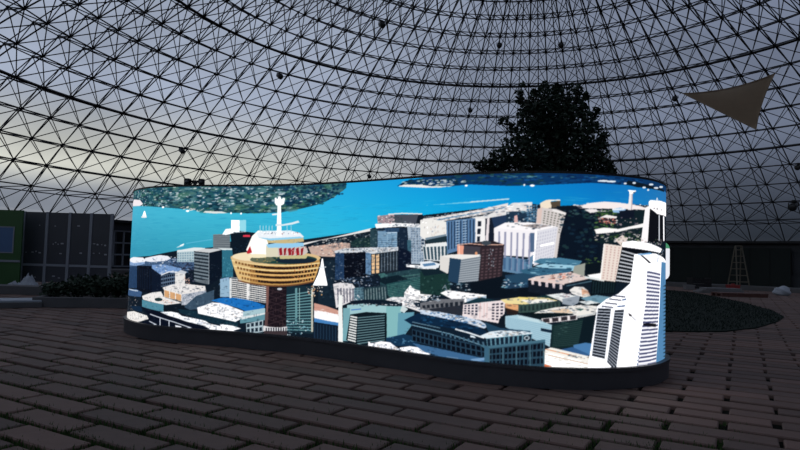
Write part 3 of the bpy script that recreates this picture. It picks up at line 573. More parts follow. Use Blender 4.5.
("P",[44,26,20],[3552,685,3585,690,3586,664,3553,659]),
("P",[44,26,20],[3594,691,3625,696,3627,670,3595,665]),
("P",[44,26,20],[3636,698,3665,703,3667,677,3637,672]),
("P",[44,26,20],[3678,705,3706,710,3707,685,3679,679]),
("P",[44,26,20],[3721,713,3746,718,3748,692,3722,687]),
("P",[236,190,120],[2711,653,2791,643,2871,635,2952,629,3032,625,3112,623,3192,624,3272,627,3352,631,3432,638,3513,647,3595,657,3679,670,3763,685,3764,672,3680,657,3596,644,3514,633,3433,624,3352,617,3272,613,3193,610,3113,610,3033,611,2953,615,2872,621,2792,628,2711,639]),
("P",[136,94,54],[2759,640,2782,636,2783,609,2760,614]),
("P",[136,94,54],[2795,634,2820,630,2822,603,2797,607]),
("P",[136,94,54],[2832,628,2859,624,2860,597,2833,601]),
("P",[136,94,54],[2869,622,2898,618,2899,592,2870,595]),
("P",[136,94,54],[2906,617,2937,614,2938,587,2907,591]),
("P",[136,94,54],[2943,613,2975,610,2976,583,2944,587]),
("P",[44,26,20],[2980,610,3013,607,3015,580,2981,583]),
("P",[44,26,20],[3017,607,3052,604,3053,578,3018,580]),
("P",[44,26,20],[3054,604,3090,603,3091,576,3055,578]),
("P",[44,26,20],[3091,603,3127,601,3129,575,3092,576]),
("P",[44,26,20],[3128,601,3165,601,3166,574,3129,575]),
("P",[44,26,20],[3165,601,3202,601,3204,575,3166,574]),
("P",[44,26,20],[3202,601,3240,602,3241,575,3203,575]),
("P",[44,26,20],[3239,602,3277,603,3278,577,3241,575]),
("P",[44,26,20],[3277,603,3314,605,3316,579,3278,577]),
("P",[44,26,20],[3314,605,3352,608,3353,582,3316,579]),
("P",[44,26,20],[3352,608,3389,611,3390,585,3353,582]),
("P",[44,26,20],[3390,611,3426,615,3427,589,3391,585]),
("P",[44,26,20],[3428,615,3463,619,3464,593,3429,589]),
("P",[44,26,20],[3466,620,3501,624,3502,598,3468,594]),
("P",[44,26,20],[3505,625,3538,630,3539,604,3506,599]),
("P",[44,26,20],[3544,631,3576,636,3577,610,3546,605]),
("P",[44,26,20],[3584,637,3613,643,3615,617,3585,611]),
("P",[44,26,20],[3623,644,3651,650,3653,624,3625,619]),
("P",[44,26,20],[3664,652,3690,658,3691,632,3665,627]),
("P",[44,26,20],[3704,661,3728,666,3729,640,3705,635]),
("P",[110,70,44],[2713,599,2792,584,2871,573,2951,565,3029,559,3108,556,3186,556,3264,559,3342,564,3421,572,3500,583,3581,597,3662,613,3744,632,3745,616,3663,598,3581,581,3501,567,3422,556,3343,548,3265,543,3187,540,3109,540,3030,543,2951,548,2872,557,2793,568,2714,582]),
("N",[[226,130,70],[206,120,70],[240,170,110]],[3403,784,3792,841,3745,629,3413,569],20,22,11,69),
("P",[222,190,140],[3826,887,3818,875,3795,863,3757,851,3705,840,3640,829,3565,820,3482,811,3394,804,3301,798,3207,794,3113,792,3021,792,2933,794,2852,798,2779,804,2717,811,2668,820,2631,830,2608,841,2600,853,2607,866,2629,878,2664,891,2713,902,2774,913,2845,923,2926,931,3014,938,3106,943,3200,946,3294,948,3387,947,3476,944,3559,940,3635,934,3700,927,3754,918,3793,908,3817,898]),
("P",[244,226,190],[3263,889,3253,875,3221,861,3171,849,3105,839,3027,831,2944,827,2860,826,2782,829,2715,836,2664,846,2631,858,2620,872,2630,886,2661,900,2711,913,2778,923,2855,930,2939,934,3022,934,3100,931,3167,924,3219,914,3251,903]),
("P",[34,66,62],[3776,870,3769,860,3748,850,3714,841,3668,832,3611,823,3545,816,3473,809,3398,804,3321,801,3244,800,3170,800,3100,802,3036,806,2981,811,2937,818,2903,826,2883,835,2875,845,2882,855,2901,865,2934,875,2978,884,3032,893,3095,900,3164,906,3239,911,3316,913,3393,915,3469,914,3541,911,3607,908,3664,902,3712,895,3747,888,3768,879]),
("P",[96,104,84],[3184,852,3179,842,3164,832,3139,823,3106,816,3067,811,3026,808,2984,808,2945,811,2911,816,2885,824,2868,833,2862,843,2867,854,2883,864,2908,873,2941,880,2980,885,3022,887,3063,887,3102,884,3136,879,3162,871,3178,862]),
("N",[[150,130,80],[40,66,50],[190,160,90],[70,84,60]],[2887,885,3263,895,3293,827,2944,816],34,18,11,70),
("P",[20,36,50],[3762,857,3753,848,3725,838,3680,830,3622,822,3554,816,3483,813,3412,812,3347,814,3291,818,3248,824,3221,832,3212,842,3220,851,3247,861,3289,870,3344,877,3409,883,3480,886,3551,886,3619,884,3678,880,3723,874,3752,866]),
("P",[200,190,140],[3249,895,3645,916,3619,875,3264,860]),
("P",[252,250,244],[2875,1119,2953,1185,3088,1181,3103,879,2969,870,2845,919,2803,953]),
("P",[190,40,52],[2811,924,2854,1001,2885,926,2825,907]),
("P",[248,236,200],[3102,891,3098,885,3085,879,3064,873,3036,869,3004,866,2969,864,2934,864,2902,865,2873,868,2852,872,2838,878,2833,883,2837,890,2851,896,2872,901,2900,906,2932,909,2967,910,3002,910,3034,909,3062,906,3084,902,3097,897]),
("P",[222,216,190],[3070,1006,3244,998,3250,883,3076,878]),
("P",[206,196,190],[3231,998,3613,1011,3644,949,3589,914,3236,894]),
("P",[150,30,40],[3243,977,3280,994,3294,907,3257,902]),
("P",[150,30,40],[3310,979,3347,996,3335,908,3311,903]),
("P",[150,30,40],[3364,980,3401,997,3416,910,3378,905]),
("P",[150,30,40],[3418,981,3455,998,3443,911,3419,906]),
("P",[150,30,40],[3472,982,3510,999,3525,913,3487,907]),
("P",[150,30,40],[3541,983,3580,1000,3567,914,3542,909]),
("N",[[226,60,70],[240,200,190],[150,20,36]],[3245,992,3613,1005,3603,920,3249,901],14,13,16,71),
("P",[150,206,240],[3069,1023,3202,1043,3569,1054,3584,1016,3393,990,3097,988]),
("P",[204,184,134],[3065,1099,3146,1096,3566,1115,3582,1068,3418,1043,3095,1041]),
("N",[[230,210,160],[170,150,106],[150,160,150]],[3146,1089,3566,1106,3568,1061,3148,1047],24,22,9,72),
("P",[238,244,250],[2928,1156,3034,1183,3384,1191,3522,1163,3580,1118,3470,1101,3119,1088,2957,1102]),
("P",[150,210,240],[2957,1104,3119,1095,3524,1122,3580,1106,3120,1070]),
("N",[[170,90,90],[230,230,236],[120,130,150],[250,250,252],[60,70,90]],[2981,1174,3236,1177,3493,1180,3523,1140,3252,1134,2983,1127],40,16,9,73),
("P",[190,226,238],[2982,1244,2985,1168,2977,1168,2973,1244]),
("P",[190,226,238],[3022,1245,3026,1169,3018,1168,3014,1245]),
("P",[190,226,238],[3062,1245,3066,1169,3058,1169,3054,1245]),
("P",[190,226,238],[3103,1245,3106,1170,3098,1170,3095,1245]),
("P",[190,226,238],[3143,1246,3146,1170,3138,1170,3135,1246]),
("P",[190,226,238],[3345,1247,3348,1173,3340,1172,3336,1247]),
("P",[190,226,238],[3399,1248,3402,1173,3394,1173,3391,1248]),
("P",[246,250,252],[3199,1508,3245,1508,3273,1126,3204,1125]),
("P",[224,236,242],[3186,1264,3272,1264,3273,1241,3187,1240]),
("P",[246,248,250],[3159,1567,3183,1571,3192,1548,3209,1583,3236,1582,3251,1550,3272,1568,3299,1563,3288,1496,3257,1480,3182,1480,3164,1508]),
("P",[236,244,248],[3127,1380,3199,1389,3200,1368,3139,1363]),
("P",[224,238,244],[3273,1260,3407,1283,3488,1304,3511,1283,3408,1258,3273,1241]),
("P",[250,250,252],[3842,881,3859,882,3888,756,3941,587,3726,577,3798,708,3828,798]),
("P",[226,232,238],[3808,786,3908,795,3910,784,3810,775]),
("P",[40,66,76],[4507,1206,4601,1206,4609,1019,4514,1018]),
("P",[24,48,50],[4237,1057,4332,1111,4510,1117,4514,1018,4266,1015]),
("N",[[20,40,44],[46,76,70],[90,110,100]],[4235,1089,4510,1112,4514,1018,4238,1014],24,27,11,81),
("P",[20,36,56],[4601,1216,5004,1213,5038,955,4610,988]),
("P",[136,170,196],[4609,1185,4864,1190,4871,1012,4615,1014]),
("F",[92,128,160],[4609,1185,4864,1190,4871,1012,4615,1014],2,8,0.1,0.55),
("P",[44,72,104],[4693,1215,4889,1214,4890,1174,4721,1174]),
("P",[190,216,236],[4734,1170,4864,1174,4865,1162,4735,1158]),
("P",[168,184,200],[4990,1233,5200,1231,5206,1046,5212,861,5041,856,5016,1044]),
("F",[120,142,166],[5029,1213,5201,1212,5212,880,5053,876],5,14,0.4,0.4),
("P",[58,98,116],[4995,1093,5046,1094,5054,866,5016,865]),
("P",[206,214,222],[5160,1212,5208,1211,5216,978,5168,977]),
("F",[40,60,84],[5160,1212,5208,1211,5216,978,5168,977],1,7,0.3,0.4),
("P",[244,244,246],[4567,1258,4848,1269,5175,1255,5177,1216,4901,1228,4587,1212]),
("P",[154,138,146],[4595,1341,4819,1355,4835,1265,4607,1262]),
("N",[[226,206,206],[110,100,110],[200,150,160],[40,60,70],[240,236,236]],[4609,1341,4819,1347,4822,1265,4612,1268],34,22,12,82),
("P",[70,76,88],[4819,1351,5172,1345,5175,1251,4835,1265]),
("P",[16,26,38],[5124,1340,5180,1345,5181,1241,5102,1262]),
("P",[236,236,236],[4740,1361,4921,1367,4923,1355,4741,1349]),
("P",[236,236,236],[4922,1367,5172,1355,5172,1343,4922,1355]),
("N",[[30,50,54],[50,70,72]],[4741,1338,4948,1334,4925,1264,4770,1276],16,22,13,83),
("P",[32,58,92],[4030,957,4170,981,4185,638,4043,653]),
("P",[6,10,22],[4157,959,4461,980,4475,652,4171,637]),
("P",[100,136,172],[4454,986,4529,987,4540,727,4465,735]),
("P",[28,38,48],[4530,966,4896,1012,4905,772,4553,728]),
("F",[238,196,150],[4531,940,4646,947,4654,752,4540,738],2,5,0.26,0.1),
("F",[92,106,120],[4651,958,4884,992,4892,782,4659,753],6,1,0.66,0.1),
("P",[214,218,224],[4015,968,4169,998,4542,1014,4883,1022,4884,986,4544,945,4462,967,4185,949,4030,946]),
("N",[[250,250,250],[150,160,176],[60,76,92],[200,206,214]],[4042,990,4332,1000,4613,1009,4883,1018,4859,982,4517,955,4072,958],50,27,9,84),
("P",[9,19,38],[4883,1022,5050,975,5057,758,4893,752]),
("P",[36,66,74],[4660,732,4918,782,5225,828,5267,632,5222,562,4990,548,4746,533,4505,601]),
("F",[64,104,104],[4765,716,5227,784,5234,572,4772,544],1,7,0,0.5),
("P",[12,30,40],[4582,688,4894,742,5022,707,4769,625]),
("P",[64,110,110],[4633,741,4712,755,4765,726,4674,702]),
("P",[14,26,40],[4002,640,4280,696,4660,722,4665,599,4396,585,4118,570]),
("N",[[50,70,100],[230,232,240],[90,110,140],[20,36,56],[160,176,200],[120,140,170]],[4029,663,4500,715,4689,662,4478,589,4061,578],80,29,11,85),
("P",[246,246,248],[4991,851,5213,846,5355,827,5356,798,5166,815,4992,827]),
("P",[232,228,230],[4017,608,4115,629,4284,624,4327,587,4333,455,4071,352]),
("F",[110,110,126],[4061,578,4320,581,4326,444,4084,375],6,1,0.55,0.1),
("P",[90,126,140],[4313,581,4450,598,4457,442,4320,433]),
("F",[66,96,112],[4313,581,4451,594,4457,453,4319,444],3,5,0.4,0.4),
("P",[36,60,68],[4437,587,4742,634,4761,483,4457,442]),
("F",[112,132,136],[4451,577,4743,619,4761,493,4457,453],8,1,0.62,0.04),
("N",[[240,240,244],[60,76,90],[150,170,180]],[4303,506,4454,505,4457,432,4306,422],14,18,13,86),
("P",[36,76,80],[4742,644,4984,696,5216,745,5222,571,4800,496]),
("F",[66,112,108],[4755,635,5217,726,5222,581,4774,504],1,8,0,0.6),
("P",[240,238,240],[4735,485,4825,517,4978,527,5320,463,5322,396,5180,395,5007,430,4879,461]),
("N",[[190,186,190],[255,255,255],[40,60,80],[130,130,140],[226,210,206]],[4774,494,4978,517,5320,453,5275,402,4981,448],44,37,9,87),
("P",[248,246,246],[4976,571,5049,649,5087,617,5316,571,5236,505,5103,506,4978,527]),
("P",[190,190,196],[4991,561,5225,527,5223,520,4988,554]),
("P",[18,34,50],[5092,476,5225,495,5343,465,5321,425,5130,444]),
("P",[12,24,38],[4264,440,4483,469,4748,482,4955,466,4956,427,4751,412,4293,404]),
("T",[[6,12,24],[14,30,44],[30,50,70]],[3952,1087,4210,1129,4463,1168,4707,1205,4943,1240,5171,1274,5386,1306,5659,1321,5900,1338,5905,1141,5909,946,5913,751,5917,557,5728,546,5522,533,5294,518,4981,438,4725,420,4459,401,4182,382,3983,433,3973,650,3963,868],900,40,13,204,0.2),
("T",[[6,12,24],[14,30,44],[30,50,70]],[3952,1087,4210,1129,4463,1168,4707,1205,4943,1240,5171,1274,5386,1306,5659,1321,5900,1338,5905,1141,5909,946,5913,751,5917,557,5728,546,5522,533,5294,518,4981,438,4725,420,4459,401,4182,382,3983,433,3973,650,3963,868],500,12,33,205,0.2),
("T",[[220,230,236],[150,180,200],[240,236,230]],[3952,1087,4210,1129,4463,1168,4707,1205,4943,1240,5171,1274,5386,1306,5659,1321,5900,1338,5905,1141,5909,946,5913,751,5917,557,5728,546,5522,533,5294,518,4981,438,4725,420,4459,401,4182,382,3983,433,3973,650,3963,868],300,33,9,206,0.14),
("T",[[220,230,236],[150,180,200],[240,236,230]],[3952,1087,4210,1129,4463,1168,4707,1205,4943,1240,5171,1274,5386,1306,5659,1321,5900,1338,5905,1141,5909,946,5913,751,5917,557,5728,546,5522,533,5294,518,4981,438,4725,420,4459,401,4182,382,3983,433,3973,650,3963,868],160,10,24,207,0.12),
("T",[[220,230,236],[150,180,200],[240,236,230]],[3952,1087,4205,1137,4453,1183,4693,1228,4925,1270,5149,1310,5156,1094,5164,879,4941,833,4710,785,4472,735,4225,683,3974,628,3963,857],120,27,11,208,0.25),
("P",[160,200,206],[4224,395,4485,429,4751,422,4956,433,4917,117,4763,101,4505,115,4236,131]),
("P",[132,186,190],[4751,418,4956,433,4917,117,4763,101]),
("P",[100,156,176],[4908,364,5108,389,5111,292,4992,144,4904,126]),
("P",[206,220,222],[4956,447,5032,413,4984,370,4932,385]),
("P",[70,120,190],[4281,352,4418,372,4420,362,4283,341]),
("N",[[10,20,30],[30,44,56],[130,150,160]],[4320,433,4632,449,4930,464,4931,435,4646,414,4349,393],24,31,9,88),
("P",[240,242,240],[4099,494,4149,497,4167,247,4186,0,4116,-8,4107,242]),
("P",[120,170,180],[4169,359,4267,366,4255,17,4180,10]),
("P",[12,24,32],[4270,298,4488,341,4753,351,4771,62,4381,-11,4227,25]),
("P",[20,34,42],[4270,293,4376,285,4366,8,4241,21]),
("F",[236,238,236],[4270,293,4376,285,4366,8,4241,21],1,10,0.1,0.42),
("P",[14,30,40],[4376,284,4754,341,4764,71,4374,-12]),
("F",[112,146,152],[4376,284,4754,341,4764,71,4374,-12],1,11,0,0.66),
("P",[14,28,36],[4735,350,4761,352,4773,62,4747,59]),
("P",[20,52,80],[4763,101,4991,164,5330,132,5334,28,5095,58,4869,33,4765,51]),
("N",[[60,110,150],[30,70,100],[90,140,170]],[4763,111,5043,130,5332,66,5193,31,4894,65],30,31,9,89),
("P",[246,246,250],[4528,41,4595,33,4700,64,4817,63,4895,26,4947,-3,4794,-14,4584,-13,4530,0]),
("P",[246,246,250],[4933,24,5070,55,5239,55,5357,22,5265,-4,5097,-19,4973,-9]),
("N",[[200,206,216],[150,160,170],[255,255,255],[220,226,236]],[4556,28,4920,29,5310,26,5073,-12,4636,7],36,22,9,90),
("P",[240,238,234],[5150,1291,5293,1298,5468,1267,5472,1134,5217,1094,5155,1133]),
("N",[[210,206,206],[226,214,206],[255,255,255],[170,176,190]],[5174,1290,5457,1257,5460,1134,5203,1133],34,18,18,101),
("P",[120,140,156],[5216,1114,5460,1152,5461,1096,5229,1075]),
("P",[28,48,58],[5229,1094,5460,1134,5462,1067,5229,1065]),
("P",[226,228,230],[5183,1036,5485,1062,5490,888,5211,900]),
("F",[52,78,92],[5183,1036,5485,1062,5490,888,5211,900],7,1,0.4,0.12),
("P",[236,238,238],[5218,1055,5462,1077,5486,1039,5231,1026]),
("P",[90,126,166],[5456,1276,5758,1302,5764,1043,5477,963]),
("F",[40,62,90],[5468,1267,5758,1292,5764,1043,5476,1001],9,1,0.55,0.02),
("F",[150,176,200],[5545,1284,5690,1293,5695,1051,5552,1030],2,10,0.4,0.6),
("P",[242,240,240],[5758,1311,5854,1311,5859,1072,5764,1071]),
("F",[24,34,50],[5778,1283,5826,1283,5812,1071,5773,1071],1,3,0.3,0.3),
("P",[20,28,44],[5854,1311,5975,1311,5980,1065,5859,1063]),
("P",[236,226,228],[5873,1301,5896,1301,5887,1073,5859,1072]),
("P",[34,54,84],[5910,1310,6066,1338,6067,1247,5940,1210]),
("P",[230,228,228],[5689,1302,5863,1325,6046,1401,6100,1438,6276,1447,6278,1357,6066,1333,5864,1296]),
("N",[[190,186,190],[250,246,244],[120,130,150],[226,210,206]],[5708,1358,5880,1389,6046,1420,6277,1438,6278,1357,6048,1338,5749,1292],60,31,11,102),
("P",[30,52,74],[6047,1356,6217,1366,6382,1377,6384,1234,6219,1231,6050,1229]),
("N",[[70,110,136],[16,30,48],[226,228,230],[100,140,160],[40,66,90]],[6056,1365,6221,1375,6382,1386,6384,1243,6223,1245,6058,1247],90,22,13,103),
("P",[226,180,176],[6120,1320,6146,1329,6157,1248,6121,1248]),
("F",[76,118,150],[6225,1411,6329,1430,6332,1269,6227,1267],4,6,0.3,0.3),
("P",[244,228,206],[6346,1439,6398,1467,6442,1471,6443,1396,6347,1385]),
("P",[84,72,58],[6433,1449,6521,1464,6521,1412,6452,1396]),
("P",[250,244,236],[6433,1469,6520,1473,6521,1462,6433,1458]),
("P",[222,198,190],[6321,1385,6373,1404,6358,1234,6311,1233]),
("P",[214,206,204],[6365,1395,6487,1388,6575,1355,6543,1167,6494,918,6422,1066,6350,1216]),
("F",[120,120,112],[6374,1377,6566,1346,6525,1166,6359,1216],6,8,0.5,0.5),
("P",[240,236,234],[6452,1387,6575,1358,6567,1337,6452,1369]),
("P",[9,20,34],[6486,1415,6628,1410,6888,1411,6949,1351,6891,1196,6894,929,6743,925,6494,918,6525,1166,6575,1355]),
("N",[[14,32,50],[20,44,60],[6,14,26],[30,56,60]],[6522,1362,6701,1377,6889,1393,6891,1178,6894,965,6706,959,6528,954,6525,1158],70,37,22,104),
("N",[[30,60,56],[24,46,60],[60,90,90]],[6539,1398,6710,1404,6888,1411,6870,1303,6576,1328],30,37,13,105),
("P",[246,242,244],[5940,1210,6040,1260,6262,1264,6498,1233,6316,1179,6131,1194]),
("P",[150,140,140],[6175,1234,6315,1251,6437,1237,6315,1210]),
("P",[244,240,244],[5937,1210,6129,1197,6316,1185,6294,947,6197,957,5945,965]),
("P",[100,136,168],[5946,956,6046,958,6233,931,6293,974,6279,787,6116,808,5948,829]),
("F",[150,152,178],[5959,1183,6290,1165,6279,805,5966,848],6,1,0.7,0.02),
("F",[70,104,140],[5964,947,6268,929,6261,804,5966,848],6,1,0.55,0.02),
("P",[226,226,234],[6316,1185,6503,1232,6471,947,6295,876]),
("F",[198,198,212],[6325,1174,6498,1219,6467,961,6303,894],8,9,0.5,0.4),
("P",[255,252,255],[6322,1184,6301,893,6288,894,6310,1185]),
("P",[255,252,255],[6351,1064,6472,1094,6476,1077,6355,1047]),
("P",[80,104,136],[6264,1169,6299,1170,6301,1001,6267,1000]),
("P",[36,30,38],[5594,1040,5715,1070,5924,1095,6035,1061,6026,1030,5813,1016]),
("P",[226,180,160],[5583,1057,5714,1068,5715,1060,5584,1049]),
("P",[226,180,160],[5715,1068,5850,1058,5850,1050,5715,1060]),
("P",[226,180,160],[5850,1058,6026,1065,6026,1056,5850,1050]),
("P",[60,70,80],[5915,1073,5909,1062,5892,1054,5869,1050,5845,1053,5828,1061,5821,1071,5827,1083,5845,1091,5868,1094,5892,1092,5909,1084]),
("P",[64,62,72],[5583,1049,5822,1035,5815,934,5586,947]),
("P",[236,164,140],[5583,1049,5652,1045,5648,957,5586,950]),
("P",[250,210,190],[5610,1040,5612,957,5601,956,5599,1040]),
("P",[48,38,44],[5813,1031,6035,1057,6025,863,6016,669,5802,659,5807,845]),
("F",[84,66,72],[5822,1017,6026,1039,6006,705,5811,678],5,12,0.45,0.5),
("N",[[170,180,190],[110,120,134]],[5888,1027,5953,1028,5948,847,5893,827],18,11,14,106),
("P",[9,18,28],[5724,702,6022,777,6114,701,6358,701,6360,596,6157,587,5947,576,5727,564]),
("P",[24,52,50],[5167,782,5402,810,5516,757,5521,571,5174,569]),
("N",[[34,70,64],[16,38,40],[50,84,80]],[5180,773,5505,766,5510,589,5186,579],30,27,18,107),
("P",[226,222,218],[5393,943,5510,954,5493,779,5398,790]),
("P",[34,62,88],[5506,936,5628,929,5610,687,5495,710]),
("P",[118,128,138],[5628,925,5820,961,5801,723,5603,696]),
("F",[168,176,184],[5628,925,5820,961,5801,723,5603,696],1,11,0,0.55),
("P",[240,236,232],[5409,943,5532,961,5814,965,5805,946,5628,916,5489,929]),
("P",[226,160,120],[5789,975,5787,967,5780,961,5772,961,5765,966,5762,975,5764,984,5771,989,5779,989,5786,984]),
("P",[236,240,246],[5164,879,5282,894,5400,867,5378,828,5261,818,5166,825]),
("P",[90,130,170],[5189,860,5330,878,5354,856,5213,836]),
("P",[16,34,44],[5166,811,5378,818,5471,784,5216,745]),
("N",[[20,44,56],[226,232,238],[60,90,110],[120,150,166]],[5406,677,5684,709,5764,639,5476,605],34,27,11,108),
("P",[32,60,86],[6049,787,6270,822,6289,690,6052,662]),
("N",[[150,200,216],[226,234,240],[60,100,130],[20,40,60]],[6023,759,6287,796,6289,699,6025,670],56,27,11,109),
("P",[70,122,150],[6294,912,6354,944,6528,957,6725,933,6689,888,6529,892,6355,896]),
("P",[160,206,226],[6303,876,6398,901,6671,891,6654,843,6399,853]),
("P",[52,98,126],[6182,837,6304,864,6468,862,6635,860,6583,788,6400,782,6218,794]),
("P",[36,70,96],[6059,770,6200,811,6400,782,6288,734,6113,718]),
("P",[156,160,150],[6653,887,6753,916,6745,801,6636,816]),
("N",[[20,50,74],[90,150,176],[140,190,210],[40,80,110]],[6215,927,6441,925,6671,923,6618,798,6426,792,6235,785],50,46,8,110),
("N",[[60,96,50],[30,56,40],[90,120,60]],[6743,960,6914,965,6914,912,6744,907],20,27,9,111),
("P",[10,20,28],[6753,907,6914,930,6896,769,6764,784]),
("P",[226,206,200],[6253,759,6322,785,6618,833,6820,782,6566,726,6410,743]),
("N",[[226,150,130],[120,80,76],[246,230,224],[60,60,60],[240,200,180]],[6426,801,6654,834,6619,771,6427,757],40,27,10,112),
("P",[18,26,38],[6253,754,6410,740,6566,726,6559,611,6255,644]),
("F",[226,208,210],[6259,751,6567,717,6567,673,6263,715],5,1,0.62,0.02),
("P",[240,214,206],[6254,761,6410,744,6567,728,6566,717,6409,734,6253,751]),
("P",[16,28,40],[6566,726,6819,785,6821,662,6559,611]),
("P",[70,100,116],[6583,714,6819,764,6821,754,6585,704]),
("P",[60,70,84],[6619,644,6745,682,6748,674,6622,635]),
("P",[8,18,24],[6819,785,7063,763,7042,647,6803,626]),
("F",[22,40,46],[6820,759,7052,754,7042,656,6812,644],9,1,0.5,0.04),
("P",[246,246,244],[6772,811,6905,832,6916,761,6820,773]),
("P",[226,232,232],[6747,801,6938,774,6934,756,6744,784]),
("P",[246,244,244],[5408,592,5487,625,5605,618,5879,600,5880,560,5689,516,5544,540]),
("P",[176,196,216],[5688,553,5879,591,5880,558,5699,513]),
("P",[120,130,140],[5426,633,5459,673,5467,668,5434,629]),
("P",[120,130,140],[5467,672,5491,617,5483,614,5459,669]),
("P",[112,114,120],[5177,482,5410,535,5668,552,5671,432,5322,378,5180,405]),
("F",[30,36,46],[5190,463,5668,542,5670,478,5203,426],9,1,0.4,0.3),
("P",[40,44,54],[5274,431,5480,465,5669,497,5672,396,5461,361]),
("N",[[240,240,244],[90,110,130],[30,50,70],[180,200,216]],[5175,540,5409,573,5411,517,5201,493],34,24,10,121),
("P",[20,50,62],[5823,579,5991,552,5843,516,5669,515]),
("P",[242,228,228],[5659,500,5862,535,6054,564,6045,349,5854,368,5652,385]),
("F",[50,56,76],[5665,496,5805,518,5808,405,5662,413],4,4,0.4,0.4),
("F",[60,60,76],[5927,527,6045,546,6040,367,5927,377],3,6,0.4,0.45),
("P",[14,24,34],[6003,391,6047,439,6058,332,5995,346]),
("P",[226,190,186],[5828,524,5827,388,5820,388,5821,524]),
("P",[226,190,186],[5865,527,5864,391,5858,391,5859,526]),
("P",[226,190,186],[5893,528,5892,393,5886,393,5887,528]),
("P",[240,222,160],[6009,565,6186,597,6403,602,6516,578,6274,534,6063,529]),
("P",[250,246,238],[6187,570,6403,588,6499,574,6274,539]),
("P",[250,226,120],[6169,596,6309,592,6308,581,6169,586]),
("P",[228,168,118],[6054,534,6175,526,6176,464,6055,493]),
("P",[40,30,28],[6064,493,6171,472,6163,428,6065,440]),
("P",[56,78,74],[6170,525,6352,552,6534,577,6535,505,6293,461,6171,455]),
("F",[34,50,50],[6179,517,6525,566,6526,514,6180,464],10,1,0.5,0.1),
("P",[20,50,52],[6308,602,6498,636,6551,585,6412,598]),
("P",[10,22,26],[6171,455,6327,471,6500,504,6569,515,6713,475,6535,444,6389,403]),
("P",[232,232,230],[6403,627,6551,608,6569,550,6533,579]),
("P",[150,160,172],[6550,620,6711,633,6693,562,6640,535,6551,550]),
("P",[236,240,240],[6411,624,6550,646,6675,623,6551,594]),
("N",[[190,170,176],[120,110,120]],[6533,637,6638,640,6639,605,6551,602],8,27,9,122),
("P",[244,240,236],[6611,674,6655,704,6737,704,6784,670,6729,616,6638,640]),
("P",[226,176,146],[6719,695,6780,670,6803,626,6729,619]),
("P",[240,226,212],[6803,626,6798,616,6784,608,6766,604,6747,607,6734,614,6729,625,6734,635,6747,643,6765,647,6784,644,6798,637]),
("P",[110,150,170],[6711,607,6859,636,7000,620,6938,558,6803,565]),
("P",[230,236,236],[6693,575,6803,586,6899,566,6880,540,6767,550]),
("P",[14,26,34],[6804,556,6899,566,6880,522,6785,538]),
("P",[240,236,230],[6302,458,6370,487,6491,518,6712,545,6880,540,6852,463,6695,431,6641,468,6535,472,6405,466]),
("P",[236,206,176],[6431,488,6587,516,6650,474,6500,473]),
("P",[60,100,96],[6658,518,6749,511,6712,493]),
("P",[200,206,210],[6658,443,6841,476,6843,468,6660,435]),
("P",[240,232,232],[6371,415,6527,439,6686,461,6686,417,6381,372]),
("F",[50,44,50],[6371,415,6686,461,6686,417,6381,372],4,1,0.3,0.25),
("P",[172,206,220],[6057,421,6163,438,6372,394,6464,363,6449,170,6384,202,6223,263,6059,324]),
("F",[140,180,200],[6066,413,6450,362,6444,187,6068,315],1,9,0,0.6),
("P",[196,222,230],[6163,440,6372,403,6364,376,6172,410]),
("P",[16,36,56],[6369,333,6459,319,6460,293,6370,306]),
("P",[20,42,44],[6467,366,6651,408,6843,448,6808,188,6630,174,6458,157]),
("F",[46,70,70],[6473,354,6833,433,6799,205,6461,171],1,12,0.06,0.66),
("P",[12,26,34],[6741,432,6842,451,6808,188,6698,195]),
("N",[[60,88,86],[30,54,56]],[6536,392,6624,412,6591,254,6521,234],24,27,8,123),
("P",[74,124,174],[6653,194,6762,217,6846,206,6828,101,6663,134]),
("P",[50,92,140],[6522,147,6645,177,6791,118,6791,92,6540,122]),
("P",[250,246,238],[6402,142,6453,167,6505,159,6699,119,6905,75,7017,52,6997,-41,6774,-38,6569,-42,6370,-51]),
("P",[250,250,248],[6411,125,6624,81,6848,31,6839,-64,6617,-54,6405,-49]),
("P",[226,150,100],[6842,40,7017,59,7018,-68,6840,-73]),
("P",[226,140,90],[6411,154,6673,103,6672,96,6409,148]),
("P",[210,170,140],[6437,103,6629,66,6830,26,6828,20,6628,61,6436,97]),
("N",[[206,190,176],[130,120,110],[250,240,230]],[6505,138,6718,104,6944,66,6866,49,6700,82,6540,113],24,27,7,124),
("P",[226,120,80],[6404,20,6464,6,6464,-12,6404,-6]),
("P",[12,38,64],[4986,301,5157,383,5415,376,5733,327,5886,276,5888,195,5595,224,5397,224,5186,222]),
("N",[[16,56,90],[30,80,120],[8,24,44]],[5036,325,5415,385,5633,342,5829,298,5812,243,5573,259,5302,271],50,46,13,131),
("P",[206,220,238],[5179,418,5414,413,5652,394,5828,365,5904,322,5867,296,5694,333,5416,361,5181,380]),
("N",[[255,255,255],[70,130,190],[40,90,140],[226,236,246]],[5180,414,5426,405,5652,394,5885,320,5810,315,5623,342,5415,366],60,37,11,132),
("P",[34,66,90],[5866,355,6014,312,6278,302,6279,267,6105,251,5924,234]),
("P",[14,30,46],[5087,290,5349,280,5594,270,5887,222,5902,-36,5590,13,5263,58,5093,116]),
("P",[34,60,80],[5089,222,5310,201,5522,180,5713,157,5889,132,5901,35,5722,56,5530,75,5317,90,5093,106]),
("F",[6,12,24],[5089,222,5889,132,5901,35,5093,106],16,2,0.3,0.28),
("P",[120,160,180],[5089,266,5316,244,5533,223,5530,214,5314,235,5086,256]),
("P",[120,160,180],[5533,223,5719,180,5891,137,5888,128,5715,172,5530,214]),
("P",[96,130,150],[5088,295,5419,267,5418,259,5085,286]),
("F",[70,104,126],[5419,235,5879,176,5889,141,5421,198],10,1,0.6,0.1),
("P",[62,104,146],[5094,87,5332,75,5540,62,5727,45,5901,26,5902,-10,5559,-9,5240,18]),
